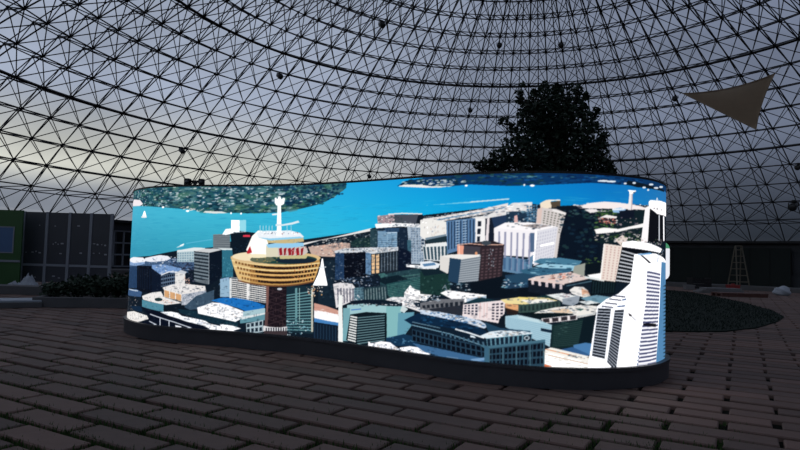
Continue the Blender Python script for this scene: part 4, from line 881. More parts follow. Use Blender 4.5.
("P",[120,160,200],[5741,10,5910,45,5910,18,5779,-4]),
("P",[206,214,222],[5472,4,5622,7,5621,-4,5471,-7]),
("P",[224,236,244],[5831,230,5923,273,6014,290,6244,298,6305,282,6122,243,5906,200]),
("N",[[120,150,170],[250,250,252],[60,90,110],[170,196,210]],[5887,258,6077,278,6261,296,6262,275,6105,251,5943,226],34,37,9,133),
("P",[240,246,250],[5585,276,5717,254,5713,241,5582,262]),
("P",[240,246,250],[5717,254,5871,218,5867,205,5713,241]),
("P",[226,238,246],[5735,227,5774,222,5794,202,5736,209]),
("P",[96,142,160],[5888,208,6096,245,6296,278,6289,206,6097,173,5898,137]),
("F",[18,34,52],[5888,208,6296,278,6289,206,5898,137],10,1,0.34,0.14),
("P",[170,186,196],[6275,240,6273,233,6268,226,6259,221,6250,219,6240,220,6231,224,6225,230,6223,237,6225,245,6231,251,6239,256,6249,258,6259,257,6267,253,6273,247]),
("P",[24,36,50],[6263,239,6261,234,6256,230,6249,228,6242,229,6237,233,6235,238,6237,243,6242,247,6249,249,6256,248,6261,245]),
("P",[70,110,130],[5814,153,5898,142,6073,176,6243,207,6409,235,6409,195,6246,165,6080,133,5909,98]),
("P",[42,70,88],[5908,120,6080,153,6246,184,6409,212,6401,-49,6242,-59,6080,-73,5913,-89]),
("F",[8,14,26],[5908,120,6409,212,6401,-49,5913,-89],14,4,0.3,0.3),
("F",[10,20,36],[5908,120,6409,212,6401,-49,5913,-89],5,1,0.98,0.02),
("P",[64,98,114],[5924,117,5928,-69,5915,-71,5910,116]),
("P",[64,98,114],[6047,141,6051,-58,6038,-59,6034,140]),
("P",[64,98,114],[6167,164,6171,-47,6158,-48,6154,163]),
("P",[64,98,114],[6285,185,6289,-39,6276,-39,6272,184]),
("P",[64,98,114],[6402,205,6406,-32,6393,-32,6389,204]),
("P",[60,100,124],[5870,149,5913,134,5918,-88,5874,-21]),
("T",[[6,12,24],[14,30,44],[30,50,70]],[5224,514,5445,528,5648,541,5833,552,6009,561,5949,379,5888,195,5711,144,5521,88,5310,26,4990,203,5109,360],160,37,13,209,0.2),
("T",[[6,12,24],[14,30,44],[30,50,70]],[6051,689,6219,703,6384,716,6549,729,6718,741,6896,752,6889,593,6881,434,6637,412,6406,387,6233,422,6056,457],200,37,13,210,0.18),
("T",[[200,180,160]],[6402,142,6563,114,6730,83,6905,49,6830,-38,6612,-41,6405,-49],30,37,9,211,0.25),
("T",[[90,104,120],[40,54,70],[150,160,172],[250,250,252],[196,180,168]],[5408,592,5498,616,5697,602,5879,586,5689,534],26,24,8,300,0.75),
("T",[[90,104,120],[40,54,70],[150,160,172],[250,250,252],[196,180,168]],[6036,572,6221,587,6403,601,6499,578,6274,543],26,24,8,301,0.75),
("T",[[90,104,120],[40,54,70],[150,160,172],[250,250,252],[196,180,168]],[6327,471,6500,513,6712,536,6861,530,6823,477,6535,479],44,24,8,302,0.75),
("T",[[90,104,120],[40,54,70],[150,160,172],[250,250,252],[196,180,168]],[5180,414,5426,402,5652,390,5885,320,5693,343,5449,378],60,24,8,303,0.75),
("T",[[90,104,120],[40,54,70],[150,160,172],[250,250,252],[196,180,168]],[4251,408,4599,437,4930,464,4943,436,4626,418,4293,400],30,24,8,304,0.75),
("T",[[90,104,120],[40,54,70],[150,160,172],[250,250,252],[196,180,168]],[6271,760,6340,780,6618,824,6801,781,6566,738],36,24,8,305,0.75),
("T",[[90,104,120],[40,54,70],[150,160,172],[250,250,252],[196,180,168]],[4528,36,4920,29,5334,28,5122,-16,4858,-13,4584,-9],40,24,8,306,0.75),
("T",[[90,104,120],[40,54,70],[150,160,172],[250,250,252],[196,180,168]],[4748,486,4978,517,5308,453,5275,402,5006,440],30,24,8,307,0.75),
("T",[[90,104,120],[40,54,70],[150,160,172],[250,250,252],[196,180,168]],[5001,578,5062,630,5293,566,5224,514],16,24,8,308,0.75),
("T",[[90,104,120],[40,54,70],[150,160,172],[250,250,252],[196,180,168]],[5868,247,6014,285,6279,293,6122,248],40,24,8,309,0.75),
("T",[[90,104,120],[40,54,70],[150,160,172],[250,250,252],[196,180,168]],[5958,1228,6067,1256,6262,1245,6454,1236,6315,1197,6140,1212],26,24,8,310,0.75),
("T",[[90,104,120],[40,54,70],[150,160,172],[250,250,252],[196,180,168]],[4613,1237,4848,1261,5163,1247,5128,1222,4875,1229],24,24,8,311,0.75),
("T",[[90,104,120],[40,54,70],[150,160,172],[250,250,252],[196,180,168]],[4043,968,4515,997,4871,1012,4859,982,4597,977,4324,973],40,24,8,312,0.75),
("T",[[90,104,120],[40,54,70],[150,160,172],[250,250,252],[196,180,168]],[5197,1329,5437,1351,5657,1372,5857,1396,6046,1420,6259,1429,6243,1366,6072,1347,5894,1329,5709,1311,5466,1319],50,24,8,313,0.75),
("T",[[90,104,120],[40,54,70],[150,160,172],[250,250,252],[196,180,168]],[6427,147,6598,120,6776,90,6965,56,6866,45,6664,86,6471,122],20,24,8,314,0.75),
("T",[[90,104,120],[40,54,70],[150,160,172],[250,250,252],[196,180,168]],[1700,472,1980,509,2249,496,2210,459,1941,404],30,22,8,330,0.7),
("T",[[90,104,120],[40,54,70],[150,160,172],[250,250,252],[196,180,168]],[2221,257,2407,301,2759,225,2710,141,2414,164],40,22,8,331,0.7),
("T",[[90,104,120],[40,54,70],[150,160,172],[250,250,252],[196,180,168]],[1655,157,1958,131,2230,103,2662,21,2422,7,2187,58,1934,108],24,22,8,332,0.7),
("T",[[90,104,120],[40,54,70],[150,160,172],[250,250,252],[196,180,168]],[795,82,1351,92,1355,43,672,-9],24,22,8,333,0.7),
("N",[[250,240,236],[226,206,206],[190,180,186],[255,250,250],[120,120,130]],[6504,1424,6691,1439,6888,1456,7099,1463,7348,1474,7933,1484,7934,1424,7388,1385,7115,1368,6889,1357,6691,1390],130,37,10,141),
("P",[250,238,236],[6700,1421,6792,1452,6928,1470,7077,1470,7348,1456,7440,1444,7440,1425,7100,1413,6889,1405,6737,1401]),
("P",[16,32,38],[6850,1373,7123,1396,7474,1428,7428,1127,7132,1107,6892,1089]),
("N",[[60,100,50],[30,60,40],[90,120,60]],[6831,1382,7100,1404,7012,1336,6851,1338],36,31,11,142),
("P",[242,236,236],[6737,1392,6850,1400,6869,1378,6793,1362]),
("P",[150,190,230],[7011,1408,7100,1426,7169,1413,7123,1378,7023,1376]),
("P",[240,246,250],[7011,1409,7145,1422,7146,1409,7012,1396]),
("N",[[226,160,140],[190,110,100],[250,240,236],[110,60,60],[60,40,50]],[6860,1329,7012,1349,7079,1294,7035,1256,6871,1285],60,24,12,143),
("P",[246,240,238],[6880,1324,6949,1353,7067,1342,7056,1325,6929,1325]),
("P",[14,22,36],[7089,1394,7267,1414,7267,1340,7101,1322]),
("N",[[20,30,46],[120,110,120],[60,60,76],[170,150,150]],[7056,1329,7425,1368,7410,1274,7079,1240],40,27,12,144),
("N",[[70,110,56],[40,76,44],[96,130,70]],[6842,1284,7035,1274,7035,1220,6842,1221],30,31,11,145),
("P",[248,244,242],[6833,1217,6930,1237,7079,1231,7410,1302,7426,1266,7218,1237,7080,1204,6853,1177]),
("N",[[20,30,40],[50,50,60],[150,140,140]],[6853,1177,7102,1214,7410,1256,7380,1180,7091,1159,6853,1141],40,31,10,146),
("N",[[80,110,56],[50,80,44],[200,190,186],[30,50,40],[236,230,226]],[6834,1158,7069,1185,7351,1216,7352,1124,7081,1114,6853,1106],70,27,11,147),
("P",[244,238,238],[7205,1566,7244,1568,7236,1412,7188,1409]),
("P",[200,186,190],[7232,1567,7247,1569,7239,1412,7224,1411]),
("P",[250,248,248],[7179,1591,7285,1595,7291,1585,7257,1573,7252,1560,7203,1560,7203,1576]),
("P",[80,90,110],[7244,1572,7283,1584,7265,1564]),
("P",[246,242,244],[7424,1447,7510,1474,7493,1301,7478,1129,7360,1124]),
("P",[12,14,20],[7510,1477,7933,1474,8115,1154,7471,1129,7490,1302]),
("P",[214,218,226],[7717,1398,7751,1401,7756,1149,7722,1148]),
("P",[246,246,250],[7946,1405,7964,1158,7902,1155,7886,1401]),
("P",[250,248,248],[7480,1503,7509,1524,7762,1540,8115,1547,8115,1408,7669,1404,7488,1448]),
("N",[[30,30,40],[120,110,120],[255,255,255]],[7510,1459,7933,1474,7934,1414,7549,1424],16,27,8,148),
("P",[226,236,246],[7631,1527,7657,1560,7676,1559,7649,1526]),
("P",[226,236,246],[7676,1561,7707,1533,7686,1530,7657,1558]),
("P",[238,224,214],[6932,1094,7126,1079,7105,934,7067,755,6892,769,6912,931]),
("F",[206,176,170],[6942,1082,7115,1070,7063,763,6902,778],4,13,0.6,0.45),
("P",[252,248,244],[6938,1090,6920,929,6902,769,6890,770,6908,930,6926,1091]),
("P",[230,214,206],[7047,1130,7125,1179,7195,1154,7126,1070]),
("N",[[190,180,180],[240,236,236],[90,84,90],[60,90,60],[216,196,190]],[7047,1166,7330,1160,7848,1163,7850,1104,7381,1097,7126,1097],60,27,11,149),
("P",[250,248,250],[7126,1112,7244,1133,7478,1120,7850,1075,7773,1034,7352,1054,7126,1065]),
("P",[10,14,22],[7126,1070,7515,1046,7535,1009,7271,1008,7115,1034]),
("P",[10,14,22],[7120,1052,7297,1021,7224,738,7052,754]),
("F",[206,210,216],[7120,1052,7297,1021,7224,738,7052,754],1,9,0.04,0.62),
("P",[250,250,254],[7271,1008,7353,1019,7623,1027,7896,994,8115,951,8115,759,8115,568,8115,377,8115,188,8115,-1,8115,-190,7366,-95,7051,-77,7078,109,7105,297,7133,487,6870,539,6958,602,7086,651,7224,747]),
("P",[10,14,20],[7353,1004,7389,1000,7536,934,7491,934]),
("P",[120,176,226],[7311,1012,7515,1031,7555,1019,7353,1004]),
("P",[250,250,254],[6870,539,7179,522,7142,320,7107,120,7073,-78,6775,-73,6806,130,6838,334]),
("P",[60,66,90],[7032,638,7167,626,7165,616,7031,628]),
("P",[60,66,90],[6990,607,7121,595,7120,586,6989,598]),
("P",[60,66,90],[6949,573,7077,561,7075,552,6948,564]),
("P",[60,66,90],[6914,543,7033,531,7032,522,6913,533]),
("P",[60,90,140],[7076,540,7166,547,7167,537,7077,530]),
("P",[60,90,140],[7130,599,7176,606,7179,596,7133,589]),
("P",[196,204,216],[6876,522,7011,518,6980,295,6950,74,6822,101,6849,311]),
("F",[14,20,32],[6876,522,7011,518,6950,74,6822,101],1,17,0.06,0.34),
("P",[196,204,216],[7048,505,7156,510,7126,324,7096,140,7068,-43,6971,48,7009,275]),
("F",[14,20,32],[7048,505,7156,510,7068,-43,6971,48],1,20,0.08,0.34),
("P",[244,244,250],[7464,868,7792,841,7763,667,7736,494,7711,323,7688,154,7666,-14,7323,-20,7349,155,7375,331,7403,508,7433,687]),
("F",[58,64,104],[7464,868,7792,841,7666,-14,7323,-20],1,25,0.04,0.58),
("P",[60,90,140],[7468,842,7459,835,7443,835,7434,841,7442,848,7459,848]),
("P",[60,90,140],[7462,806,7453,800,7437,800,7429,806,7437,813,7453,813]),
("P",[60,90,140],[7456,771,7448,765,7431,765,7423,771,7431,778,7447,778]),
("P",[60,90,140],[7450,736,7442,730,7426,730,7418,736,7425,743,7442,743]),
("P",[60,90,140],[7444,701,7436,695,7420,695,7412,701,7420,708,7436,708]),
("P",[60,90,140],[7438,666,7430,660,7415,660,7407,667,7414,673,7430,673]),
("P",[60,90,140],[7433,631,7425,625,7409,625,7401,632,7409,638,7425,638]),
("P",[60,90,140],[7427,597,7419,590,7404,591,7396,597,7404,603,7419,603]),
("P",[60,90,140],[7422,562,7414,556,7398,556,7391,562,7398,569,7414,568]),
("P",[60,90,140],[7416,527,7408,521,7393,521,7385,528,7393,534,7408,534]),
("P",[60,90,140],[7411,493,7403,486,7388,487,7380,493,7388,499,7403,499]),
("P",[60,90,140],[7405,458,7398,452,7383,452,7375,459,7382,465,7397,465]),
("P",[60,90,140],[7400,424,7392,417,7377,418,7370,424,7377,431,7392,430]),
("P",[60,90,140],[7395,389,7387,383,7372,384,7365,390,7372,396,7387,396]),
("P",[60,90,140],[7389,355,7382,349,7367,349,7360,356,7367,362,7382,361]),
("P",[60,90,140],[7384,320,7377,314,7362,315,7355,322,7362,328,7376,327]),
("P",[60,90,140],[7379,286,7372,280,7357,281,7350,287,7357,293,7371,293]),
("P",[60,90,140],[7374,252,7366,246,7352,247,7345,253,7352,259,7366,258]),
("P",[60,90,140],[7369,218,7361,212,7347,212,7340,219,7347,225,7361,224]),
("P",[60,90,140],[7364,184,7356,178,7342,178,7335,185,7342,191,7356,190]),
("P",[60,90,140],[7358,150,7351,144,7337,144,7330,151,7337,157,7351,156]),
("P",[60,90,140],[7353,116,7346,110,7332,110,7325,117,7332,123,7346,122]),
("P",[60,90,140],[7349,82,7342,76,7328,77,7321,83,7327,89,7341,88]),
("P",[60,90,140],[7344,48,7337,42,7323,43,7316,49,7323,55,7336,54]),
("P",[60,90,140],[7339,14,7332,8,7318,9,7311,16,7318,21,7332,20]),
("P",[250,250,254],[7353,995,7463,942,7456,767,7450,592,7405,410,7362,230,7328,69,7297,-90,7073,-78,7103,114,7135,309,7167,505,7249,748]),
("P",[20,20,28],[7405,377,7487,379,7659,361,7649,333,7506,347,7405,359]),
("P",[60,56,60],[7203,477,7239,463,7252,444,7215,450]),
("P",[150,150,160],[7255,443,7302,411,7296,407,7249,439]),
("P",[84,136,180],[7828,948,8115,941,8115,751,8115,562,8115,374,8115,186,8115,-1,8115,-188,7641,-123,7674,47,7710,219,7750,393,7775,576,7801,761]),
("N",[[100,150,190],[64,112,160]],[7813,928,7948,930,7954,740,7959,551,7965,363,7971,174,7977,-14,7694,-18,7715,168,7737,355,7761,545,7786,735],40,13,37,150),
("P",[10,30,40],[7885,710,8115,726,8115,703]),
("P",[10,30,40],[7886,674,8115,688,8115,666]),
("P",[10,30,40],[7887,638,8115,651,8115,629]),
("P",[10,30,40],[7888,602,8115,614,8115,592]),
("P",[10,30,40],[7889,566,8115,577,8115,555]),
("P",[10,30,40],[7889,530,8115,540,8115,518]),
("P",[10,30,40],[7890,494,8115,503,8115,481]),
("P",[10,30,40],[7891,458,8115,466,8115,444]),
("P",[10,30,40],[7892,422,8115,429,8115,407]),
("P",[10,30,40],[7893,386,8115,392,8115,370]),
("P",[10,30,40],[7894,350,8115,355,8115,333]),
("P",[10,30,40],[7895,314,8115,318,8115,296]),
("P",[10,30,40],[7896,278,8115,281,8115,259]),
("P",[10,30,40],[7897,243,8115,244,8115,222]),
("P",[10,30,40],[7897,207,8115,207,8115,185]),
("P",[10,30,40],[7898,171,8115,170,8115,148]),
("P",[10,30,40],[7899,135,8115,133,8115,111]),
("P",[10,30,40],[7900,99,8115,97,8115,75]),
("P",[10,30,40],[7901,63,8115,60,8115,38]),
("P",[10,30,40],[7902,28,8115,23,8115,1]),
("P",[10,30,40],[7903,-8,8115,-14,8115,-35]),
("P",[10,30,40],[7904,-44,8115,-50,8115,-72]),
("N",[[206,206,214],[90,90,110],[255,255,255],[150,190,226]],[7622,1059,7944,1068,7948,930,7650,946],24,22,13,151)]
PX = 3.0                                    # mm per drawn dot
CW, CH = int(SL * 1000 / PX), int(SH * 1000 / PX)
CV = np.zeros((CH, CW, 3), np.float32)
def rgb(h): return np.array(h, np.float32) / 255
def pairs(L): return np.array(L, float).reshape(-1, 2) / PX
def inside(P, X, Y):
    m = np.zeros(X.shape, bool); j = len(P) - 1
    for i in range(len(P)):
        (xi, yi), (xj, yj) = P[i], P[j]
        if yi != yj: m ^= ((yi > Y) != (yj > Y)) & (X < (xj - xi) * (Y - yi) / (yj - yi) + xi)
        j = i
    return m
def fill(P, c, al=1.0):
    x0, x1 = max(0, int(P[:, 0].min())), min(CW, int(P[:, 0].max()) + 2); y0, y1 = max(0, int(P[:, 1].min())), min(CH, int(P[:, 1].max()) + 2)
    if x1 <= x0 or y1 <= y0: return
    X, Y = np.meshgrid(np.arange(x0, x1) + .5, np.arange(y0, y1) + .5)
    k_ = inside(P, X, Y); V_ = CV[y0:y1, x0:x1]; V_[k_] = V_[k_] * (1 - al) + c * al
for it in ART:
    k = it[0]
    if k == 'P': fill(pairs(it[2]), rgb(it[1]))
    elif k == 'F':
        c = rgb(it[1]); q = pairs(it[2]); nx, ny, mx_, my_ = it[3:]
        B = lambda s, t: (q[0] * (1 - s) + q[1] * s) * (1 - t) + (q[3] * (1 - s) + q[2] * s) * t
        for i in range(nx):
            for j in range(ny):
                s0, s1 = (i + mx_ / 2) / nx, (i + 1 - mx_ / 2) / nx; t0, t1 = (j + my_ / 2) / ny, (j + 1 - my_ / 2) / ny
                n_ = max(1, int(abs(q[1][0] - q[0][0]) * (s1 - s0) / 40))
                ss = np.linspace(s0, s1, n_ + 1)
                fill(np.array([B(s, t0) for s in ss] + [B(s, t1) for s in ss[::-1]]), c)
    elif k in 'NT':
        P = pairs(it[2]); pal = [rgb(h) for h in it[1]]; r = random.Random(it[6]); w, h = it[4] / PX, it[5] / PX
        lo, hi = P.min(0), P.max(0); done = 0; tries = 0
        while done < it[3] and tries < it[3] * 6:
            tries += 1; cx, cy = r.uniform(lo[0], hi[0]), r.uniform(lo[1], hi[1])
            if not inside(P, np.array([cx]), np.array([cy]))[0]: continue
            done += 1; a, b = w * r.uniform(.3, .8), h * r.uniform(.35, .8); sk = r.uniform(-.25, .25)
            kk = r.choice((4, 5, 6)); ph_ = r.uniform(0, 6)
            fill(np.array([(cx + a * math.cos(ph_ + 2 * PI * i / kk), cy + b * math.sin(ph_ + 2 * PI * i / kk) + sk * a * math.cos(ph_ + 2 * PI * i / kk) * .3) for i in range(kk)]), r.choice(pal), it[7] if k == 'T' else .78)
    elif k == 'G':
        P = np.array(it[1], float) / PX; nx = it[2]; C = np.array([rgb(h) for h in it[3]]).reshape(-1, nx, 3); P = P.reshape(-1, nx, 2)
        xs = np.arange(CW) + .5; ys = np.arange(CH) + .5
        rows = []; yr = []
        for j in range(len(P)):
            rows.append(np.stack([np.interp(xs, P[j, :, 0], C[j, :, q_]) for q_ in range(3)], -1)); yr.append(np.interp(xs, P[j, :, 0], P[j, :, 1]))
        rows = rows[::-1]; yr = yr[::-1]     # bottom row first
        Y = ys[:, None]
        out = np.broadcast_to(rows[0][None], (CH, CW, 3)).copy()
        for j in range(len(rows) - 1):
            t = np.clip((Y - yr[j][None]) / (yr[j + 1] - yr[j])[None], 0, 1)[..., None]
            out = out * (1 - t) + rows[j + 1][None] * t
        CV[:] = out
uA, uB = int(0.4652 * 1000 / PX), int(8.1146 * 1000 / PX)      # the picture runs on round the two ends
CV[:, :uA] = CV[:, uA:uA + 1]; CV[:, uB:] = CV[:, uB - 1:uB]
for ax in (0, 1):                           # the soft edges of a photograph shown on screen
    for s_ in (1,): CV = (np.roll(CV, s_, ax) + 2 * CV + np.roll(CV, -s_, ax)) / 4
CV[0] = CV[2]; CV[1] = CV[2]; CV[-1] = CV[-3]; CV[-2] = CV[-3]
h2, w2 = CH // 2, CW // 2
CVs = CV[:h2 * 2, :w2 * 2].reshape(h2, 2, w2, 2, 3).mean((1, 3))
lin = np.where(CVs <= .04045, CVs / 12.92, ((CVs + .055) / 1.055) ** 2.4)
lum = lin.min(-1, keepdims=True); lin = lin * (1 + 1.0 * np.clip((lum - .84) / .16, 0, 1) ** 2)      # the brightest whites outshine the exposure
us = (np.arange(w2) + .5) / w2 * SL; us[0] = 0; us[-1] = SL
sx = np.interp(us, SU, SCV[:, 0]); sy = np.interp(us, SU, SCV[:, 1]); zs = ZB + (np.arange(h2) + .5) / h2 * SH; zs[0] = ZB; zs[-1] = ZT
V = np.stack([np.broadcast_to(sx, (h2, w2)), np.broadcast_to(sy, (h2, w2)), np.broadcast_to(zs[:, None], (h2, w2))], -1).reshape(-1, 3)
ii, jj = np.meshgrid(np.arange(h2 - 1), np.arange(w2 - 1), indexing='ij')
F = np.stack([ii * w2 + jj, ii * w2 + jj + 1, (ii + 1) * w2 + jj + 1, (ii + 1) * w2 + jj], -1).reshape(-1, 4)
vw_loc = Vector((-.4, 7.0, 0))
vw = empty('video_wall', vw_loc, 'long S-curved glowing video wall showing an aerial view of a harbour city, on brick paving', 'screen')
scr = np_mesh('screen', V - np.array(vw_loc), F, [emit_mat('screen_picture', 'picture', strength=1.0)], parent=vw, smooth=True)
ca = scr.data.color_attributes.new('picture', 'FLOAT_COLOR', 'POINT')
ca.data.foreach_set('color', np.concatenate([lin.reshape(-1, 3), np.ones((h2 * w2, 1))], 1).astype(np.float32).ravel())
scr['label'] = 'glowing screen picture of a harbour, a golden turret tower and white high-rises'
def band(L, z0, z1, closed=True, top=False):
    n = len(L); vs = [(p[0], p[1], z0) for p in L] + [(p[0], p[1], z1) for p in L]
    fs = [(i, (i + 1) % n, n + (i + 1) % n, n + i) for i in range(n if closed else n - 1)]
    if top: fs += [tuple(range(n, 2 * n))]
    b = MB(); b.add(vs, fs, 0, False); return b
o = band(LO, 0, ZB - .022, top=True).build('plinth', 'base', vw, origin=vw_loc)
b = band(offset(LO, -.012), ZB - .03, ZB, top=True); b.build('plinth_lip', 'base', vw, origin=vw_loc)
bk = np.concatenate([LS[I1:], LS[:I0 + 1]]); band(bk, ZB, ZT, closed=False).build('back_cladding', 'clad', vw, origin=vw_loc)
b = band(offset(LO, .028), ZT - .004, ZT + .018, top=True); b.build('top_cap', 'black', vw, origin=vw_loc)

# small luminous panel peeping out behind the right-hand end
def rot_z(a): return Matrix.Rotation(a, 3, 'Z')
pc = at(660.3, 261, 7.5)
t = empty('light_sign', (pc.x, pc.y, 0), 'white luminous rounded sign with green top, behind the right end of the video wall', 'sign')
b = MB(); b.box((0, 0, .02), (.15, .26, .04), None, .01); b.build('foot', 'black', t)
b = MB(); b.tube([(0, .03, .03), (0, .03, 1.0)], .025); b.build('post', 'black', t)
def sign_shape(hw, hh, r, y0, y1, dz, z0=None, z1=None):
    pts = []
    for cx, cz, a0 in ((hw - r, hh - r, 0), (-hw + r, hh - r, 90), (-hw + r, -hh + r, 180), (hw - r, -hh + r, 270)):
        for k in range(7):
            a = math.radians(a0 + 15 * k); pts.append((cx + r * math.cos(a), cz + r * math.sin(a)))
    if z0 is not None: pts = [(x, max(z0, min(z1, z))) for x, z in pts]
    n = len(pts); bb = MB()
    bb.add([(x, y0, z + dz) for x, z in pts] + [(x, y1, z + dz) for x, z in pts], [tuple(range(n))] + [tuple(range(2 * n - 1, n - 1, -1))] + [(i, n + i, n + (i + 1) % n, (i + 1) % n) for i in range(n)])
    return bb
hh = .24
sign_shape(.104, hh, .085, -.02, .05, pc.z).build('housing', 'black', t)
sign_shape(.104, hh - .004, .085, -.030, -.021, pc.z, -hh, hh * .66).build('lit_face', emit_mat('sign_white', col=(.9, .93, 1.0), strength=.95), t)
o = sign_shape(.104, hh - .004, .085, -.030, -.021, pc.z, hh * .67, hh).build('lit_corner', emit_mat('sign_green', col=(.10, .42, .22), strength=.7), t); o['label'] = 'green lit top strip'

# floodlight pair clamped on the top edge of the wall
fp = at(194.5, 186.0, 7.50); fp.z = ZT + .018
t = empty('floodlight', fp, 'small black twin-headed floodlight on the top left edge of the video wall', 'lamp')
for s in (-1, 1):
    b = MB(); b.box((s * .088, 0, .052), (.07, .07, .10), rot_z(.2 * s), .012); o = b.build('lamp_head', 'black', t)
    b = MB(); b.tube([(s * .088, -.036, .055), (s * .088, -.041, .055)], .024, 12); b.build('lens', 'lens', o)
b = MB(); b.tube([(-.09, .01, .07), (.09, .01, .07)], .013); b.build('crossbar', 'black', t)
b = MB(); b.box((0, .01, .035), (.03, .05, .07), None, .004); b.build('clamp', 'black', t)

# ------------------------------------------------------------------ spotlights on the dome lattice
def on_dome(x, y, R=RI):
    d = ray(x, y); d = d / np.linalg.norm(d); o_ = np.array([0, 0, HC]) - np.array([DC[0], DC[1], ZC])
    bq = o_ @ d; tq = -bq + math.sqrt(bq * bq - (o_ @ o_ - R * R)); return np.array([0, 0, HC]) + d * tq
def snap(p):
    q_ = p - np.array([DC[0], DC[1], ZC]); th = math.acos(q_[2] / np.linalg.norm(q_)); ph = math.atan2(q_[1], q_[0])
    th2 = T0 + round((th - T0) / DT) * DT; ph2 = PH0 + round((ph - PH0) / (2 * PI / NM)) * 2 * PI / NM
    if abs(th - th2) < abs(ph - ph2) * math.sin(th): return sph(RI, th2, ph)
    return sph(RI, th, ph2)
def spotlight(x, y, label, size=.27, first=[None]):
    p = Vector(snap(on_dome(x, y))); cen = Vector((DC[0], DC[1], 2.0)); aim = (cen - p).normalized()
    if first[0] is None:
        t = empty('spotlight', p, label, 'spotlight', 'spotlights on the dome frame')
        b = MB(); b.box((0, 0, 0), (.12, .12, .10), None, .01); b.build('clamp', 'black', t)
        b = MB(); b.tube([(0, -.21, -.24), (0, -.21, -.07), (0, .0, -.06), (0, .21, -.07), (0, .21, -.24)], .022, 6); b.build('yoke', 'black', t)
        b = MB(); b.tube([(-.17, 0, -.13), (-.15, 0, -.15), (.12, 0, -.29), (.16, 0, -.31)], [.10, .15, .17, .19], 14); h = b.build('housing', 'black', t)
        b = MB(); b.tube([(.162, 0, -.311), (.17, 0, -.315)], .165, 14); b.build('lens', 'lens', h); first[0] = t
    else:
        s = first[0]; t = s.copy(); COL.objects.link(t); t['label'] = label; t.location = p
        for ch in s.children:
            c = ch.copy(); COL.objects.link(c); c.parent = t
            for g_ in ch.children: e = g_.copy(); COL.objects.link(e); e.parent = c
    t.rotation_euler = (0, 0, math.atan2(aim.y, aim.x)); t.scale = (size / .27,) * 3
    return t
for x, y, lab, s in (
    (381, 22, 'black spotlight near the top of the dome, highest one left of the tree', .18),
    (276, 77, 'black spotlight on the dome frame at upper left, above the golden turret on the screen', .18),
    (496, 42, 'black spotlight high on the dome, left one of the two level lamps above the tree', .17),
    (556, 42, 'black spotlight high on the dome, right one of the two level lamps above the tree', .18),
    (464, 107, 'black spotlight on the dome frame just left of the tree crown', .17),
    (180, 150, 'black spotlight on the dome frame above the left end of the video wall', .17),
    (371, 174, 'small black spotlight low on the dome, just above the middle of the video wall', .16),
    (671, 96, 'black spotlight on the dome frame beside the left tip of the shade sail', .17),
    (799, 165, 'black spotlight at the right edge of the photo, level with the tree crown', .18),
    (795, 205, 'large black spotlight at the right edge of the photo, lowest on the dome', .28)):
    spotlight(x, y, lab, s)

# ------------------------------------------------------------------ shade sail
C1, C2, C3 = at(681, 93, 17.5), at(776, 72.5, 15.5), at(756.5, 130, 17.0)
cen = (C1 + C2 + C3) / 3
t = empty('shade_sail', cen, 'dark taupe triangular shade sail stretched under the dome at upper right', 'shade sail')
n = 18; vs = []; idx = {}; fs = []
def edge_in(k, s):                          # how far an edge point is pulled towards the middle
    return (.17, .12, .0)[k] * math.sin(PI * s)
nrm = (C2 - C1).cross(C3 - C1).normalized()
for i in range(n + 1):
    for j in range(n + 1 - i):
        a, b_ = i / n, j / n; c_ = 1 - a - b_
        p = C1 * c_ + C2 * a + C3 * b_
        w12 = 4 * a * c_ * (1 - b_) ** 3; w23 = 4 * a * b_ * (1 - c_) ** 3
        p = p + (C3 - (C1 + C2) / 2).normalized() * .16 * w12 + (C1 - (C2 + C3) / 2).normalized() * .07 * w23 - nrm * .10 * (27 * a * b_ * c_)
        idx[i, j] = len(vs); vs.append(p - cen)
for i in range(n):
    for j in range(n - i):
        fs.append((idx[i, j], idx[i + 1, j], idx[i, j + 1]))
        if j < n - i - 1: fs.append((idx[i + 1, j], idx[i + 1, j + 1], idx[i, j + 1]))
m_ = len(vs); eps = nrm * .004
vs2 = [v + eps for v in vs] + [v - eps for v in vs]
bnd = [idx[i, 0] for i in range(n)] + [idx[n - j, j] for j in range(n)] + [idx[0, n - j] for j in range(n)]
fs2 = fs + [tuple(k + m_ for k in f[::-1]) for f in fs] + [(bnd[k], bnd[(k + 1) % len(bnd)], bnd[(k + 1) % len(bnd)] + m_, bnd[k] + m_) for k in range(len(bnd))]
b = MB(); b.add(vs2, fs2, 0, True); b.build('cloth', 'sail', t)
for C_, (x, y) in ((C1, (669, 89)), (C2, (787, 60)), (C3, (754, 146))):
    q = Vector(snap(on_dome(x, y))); d = (q - C_).normalized(); u = d.orthogonal().normalized(); w = d.cross(u)
    ring_pts = [C_ - cen + d * .06 + .045 * (math.cos(k * PI / 6) * d + math.sin(k * PI / 6) * u) for k in range(13)]
    b = MB(); b.tube(ring_pts, .010, 6); o = b.build('corner_ring', 'black', t)
    b = MB(); b.tube([C_ - cen + d * .10, q - cen], .010, 5); b.build('cord', 'cord', t)

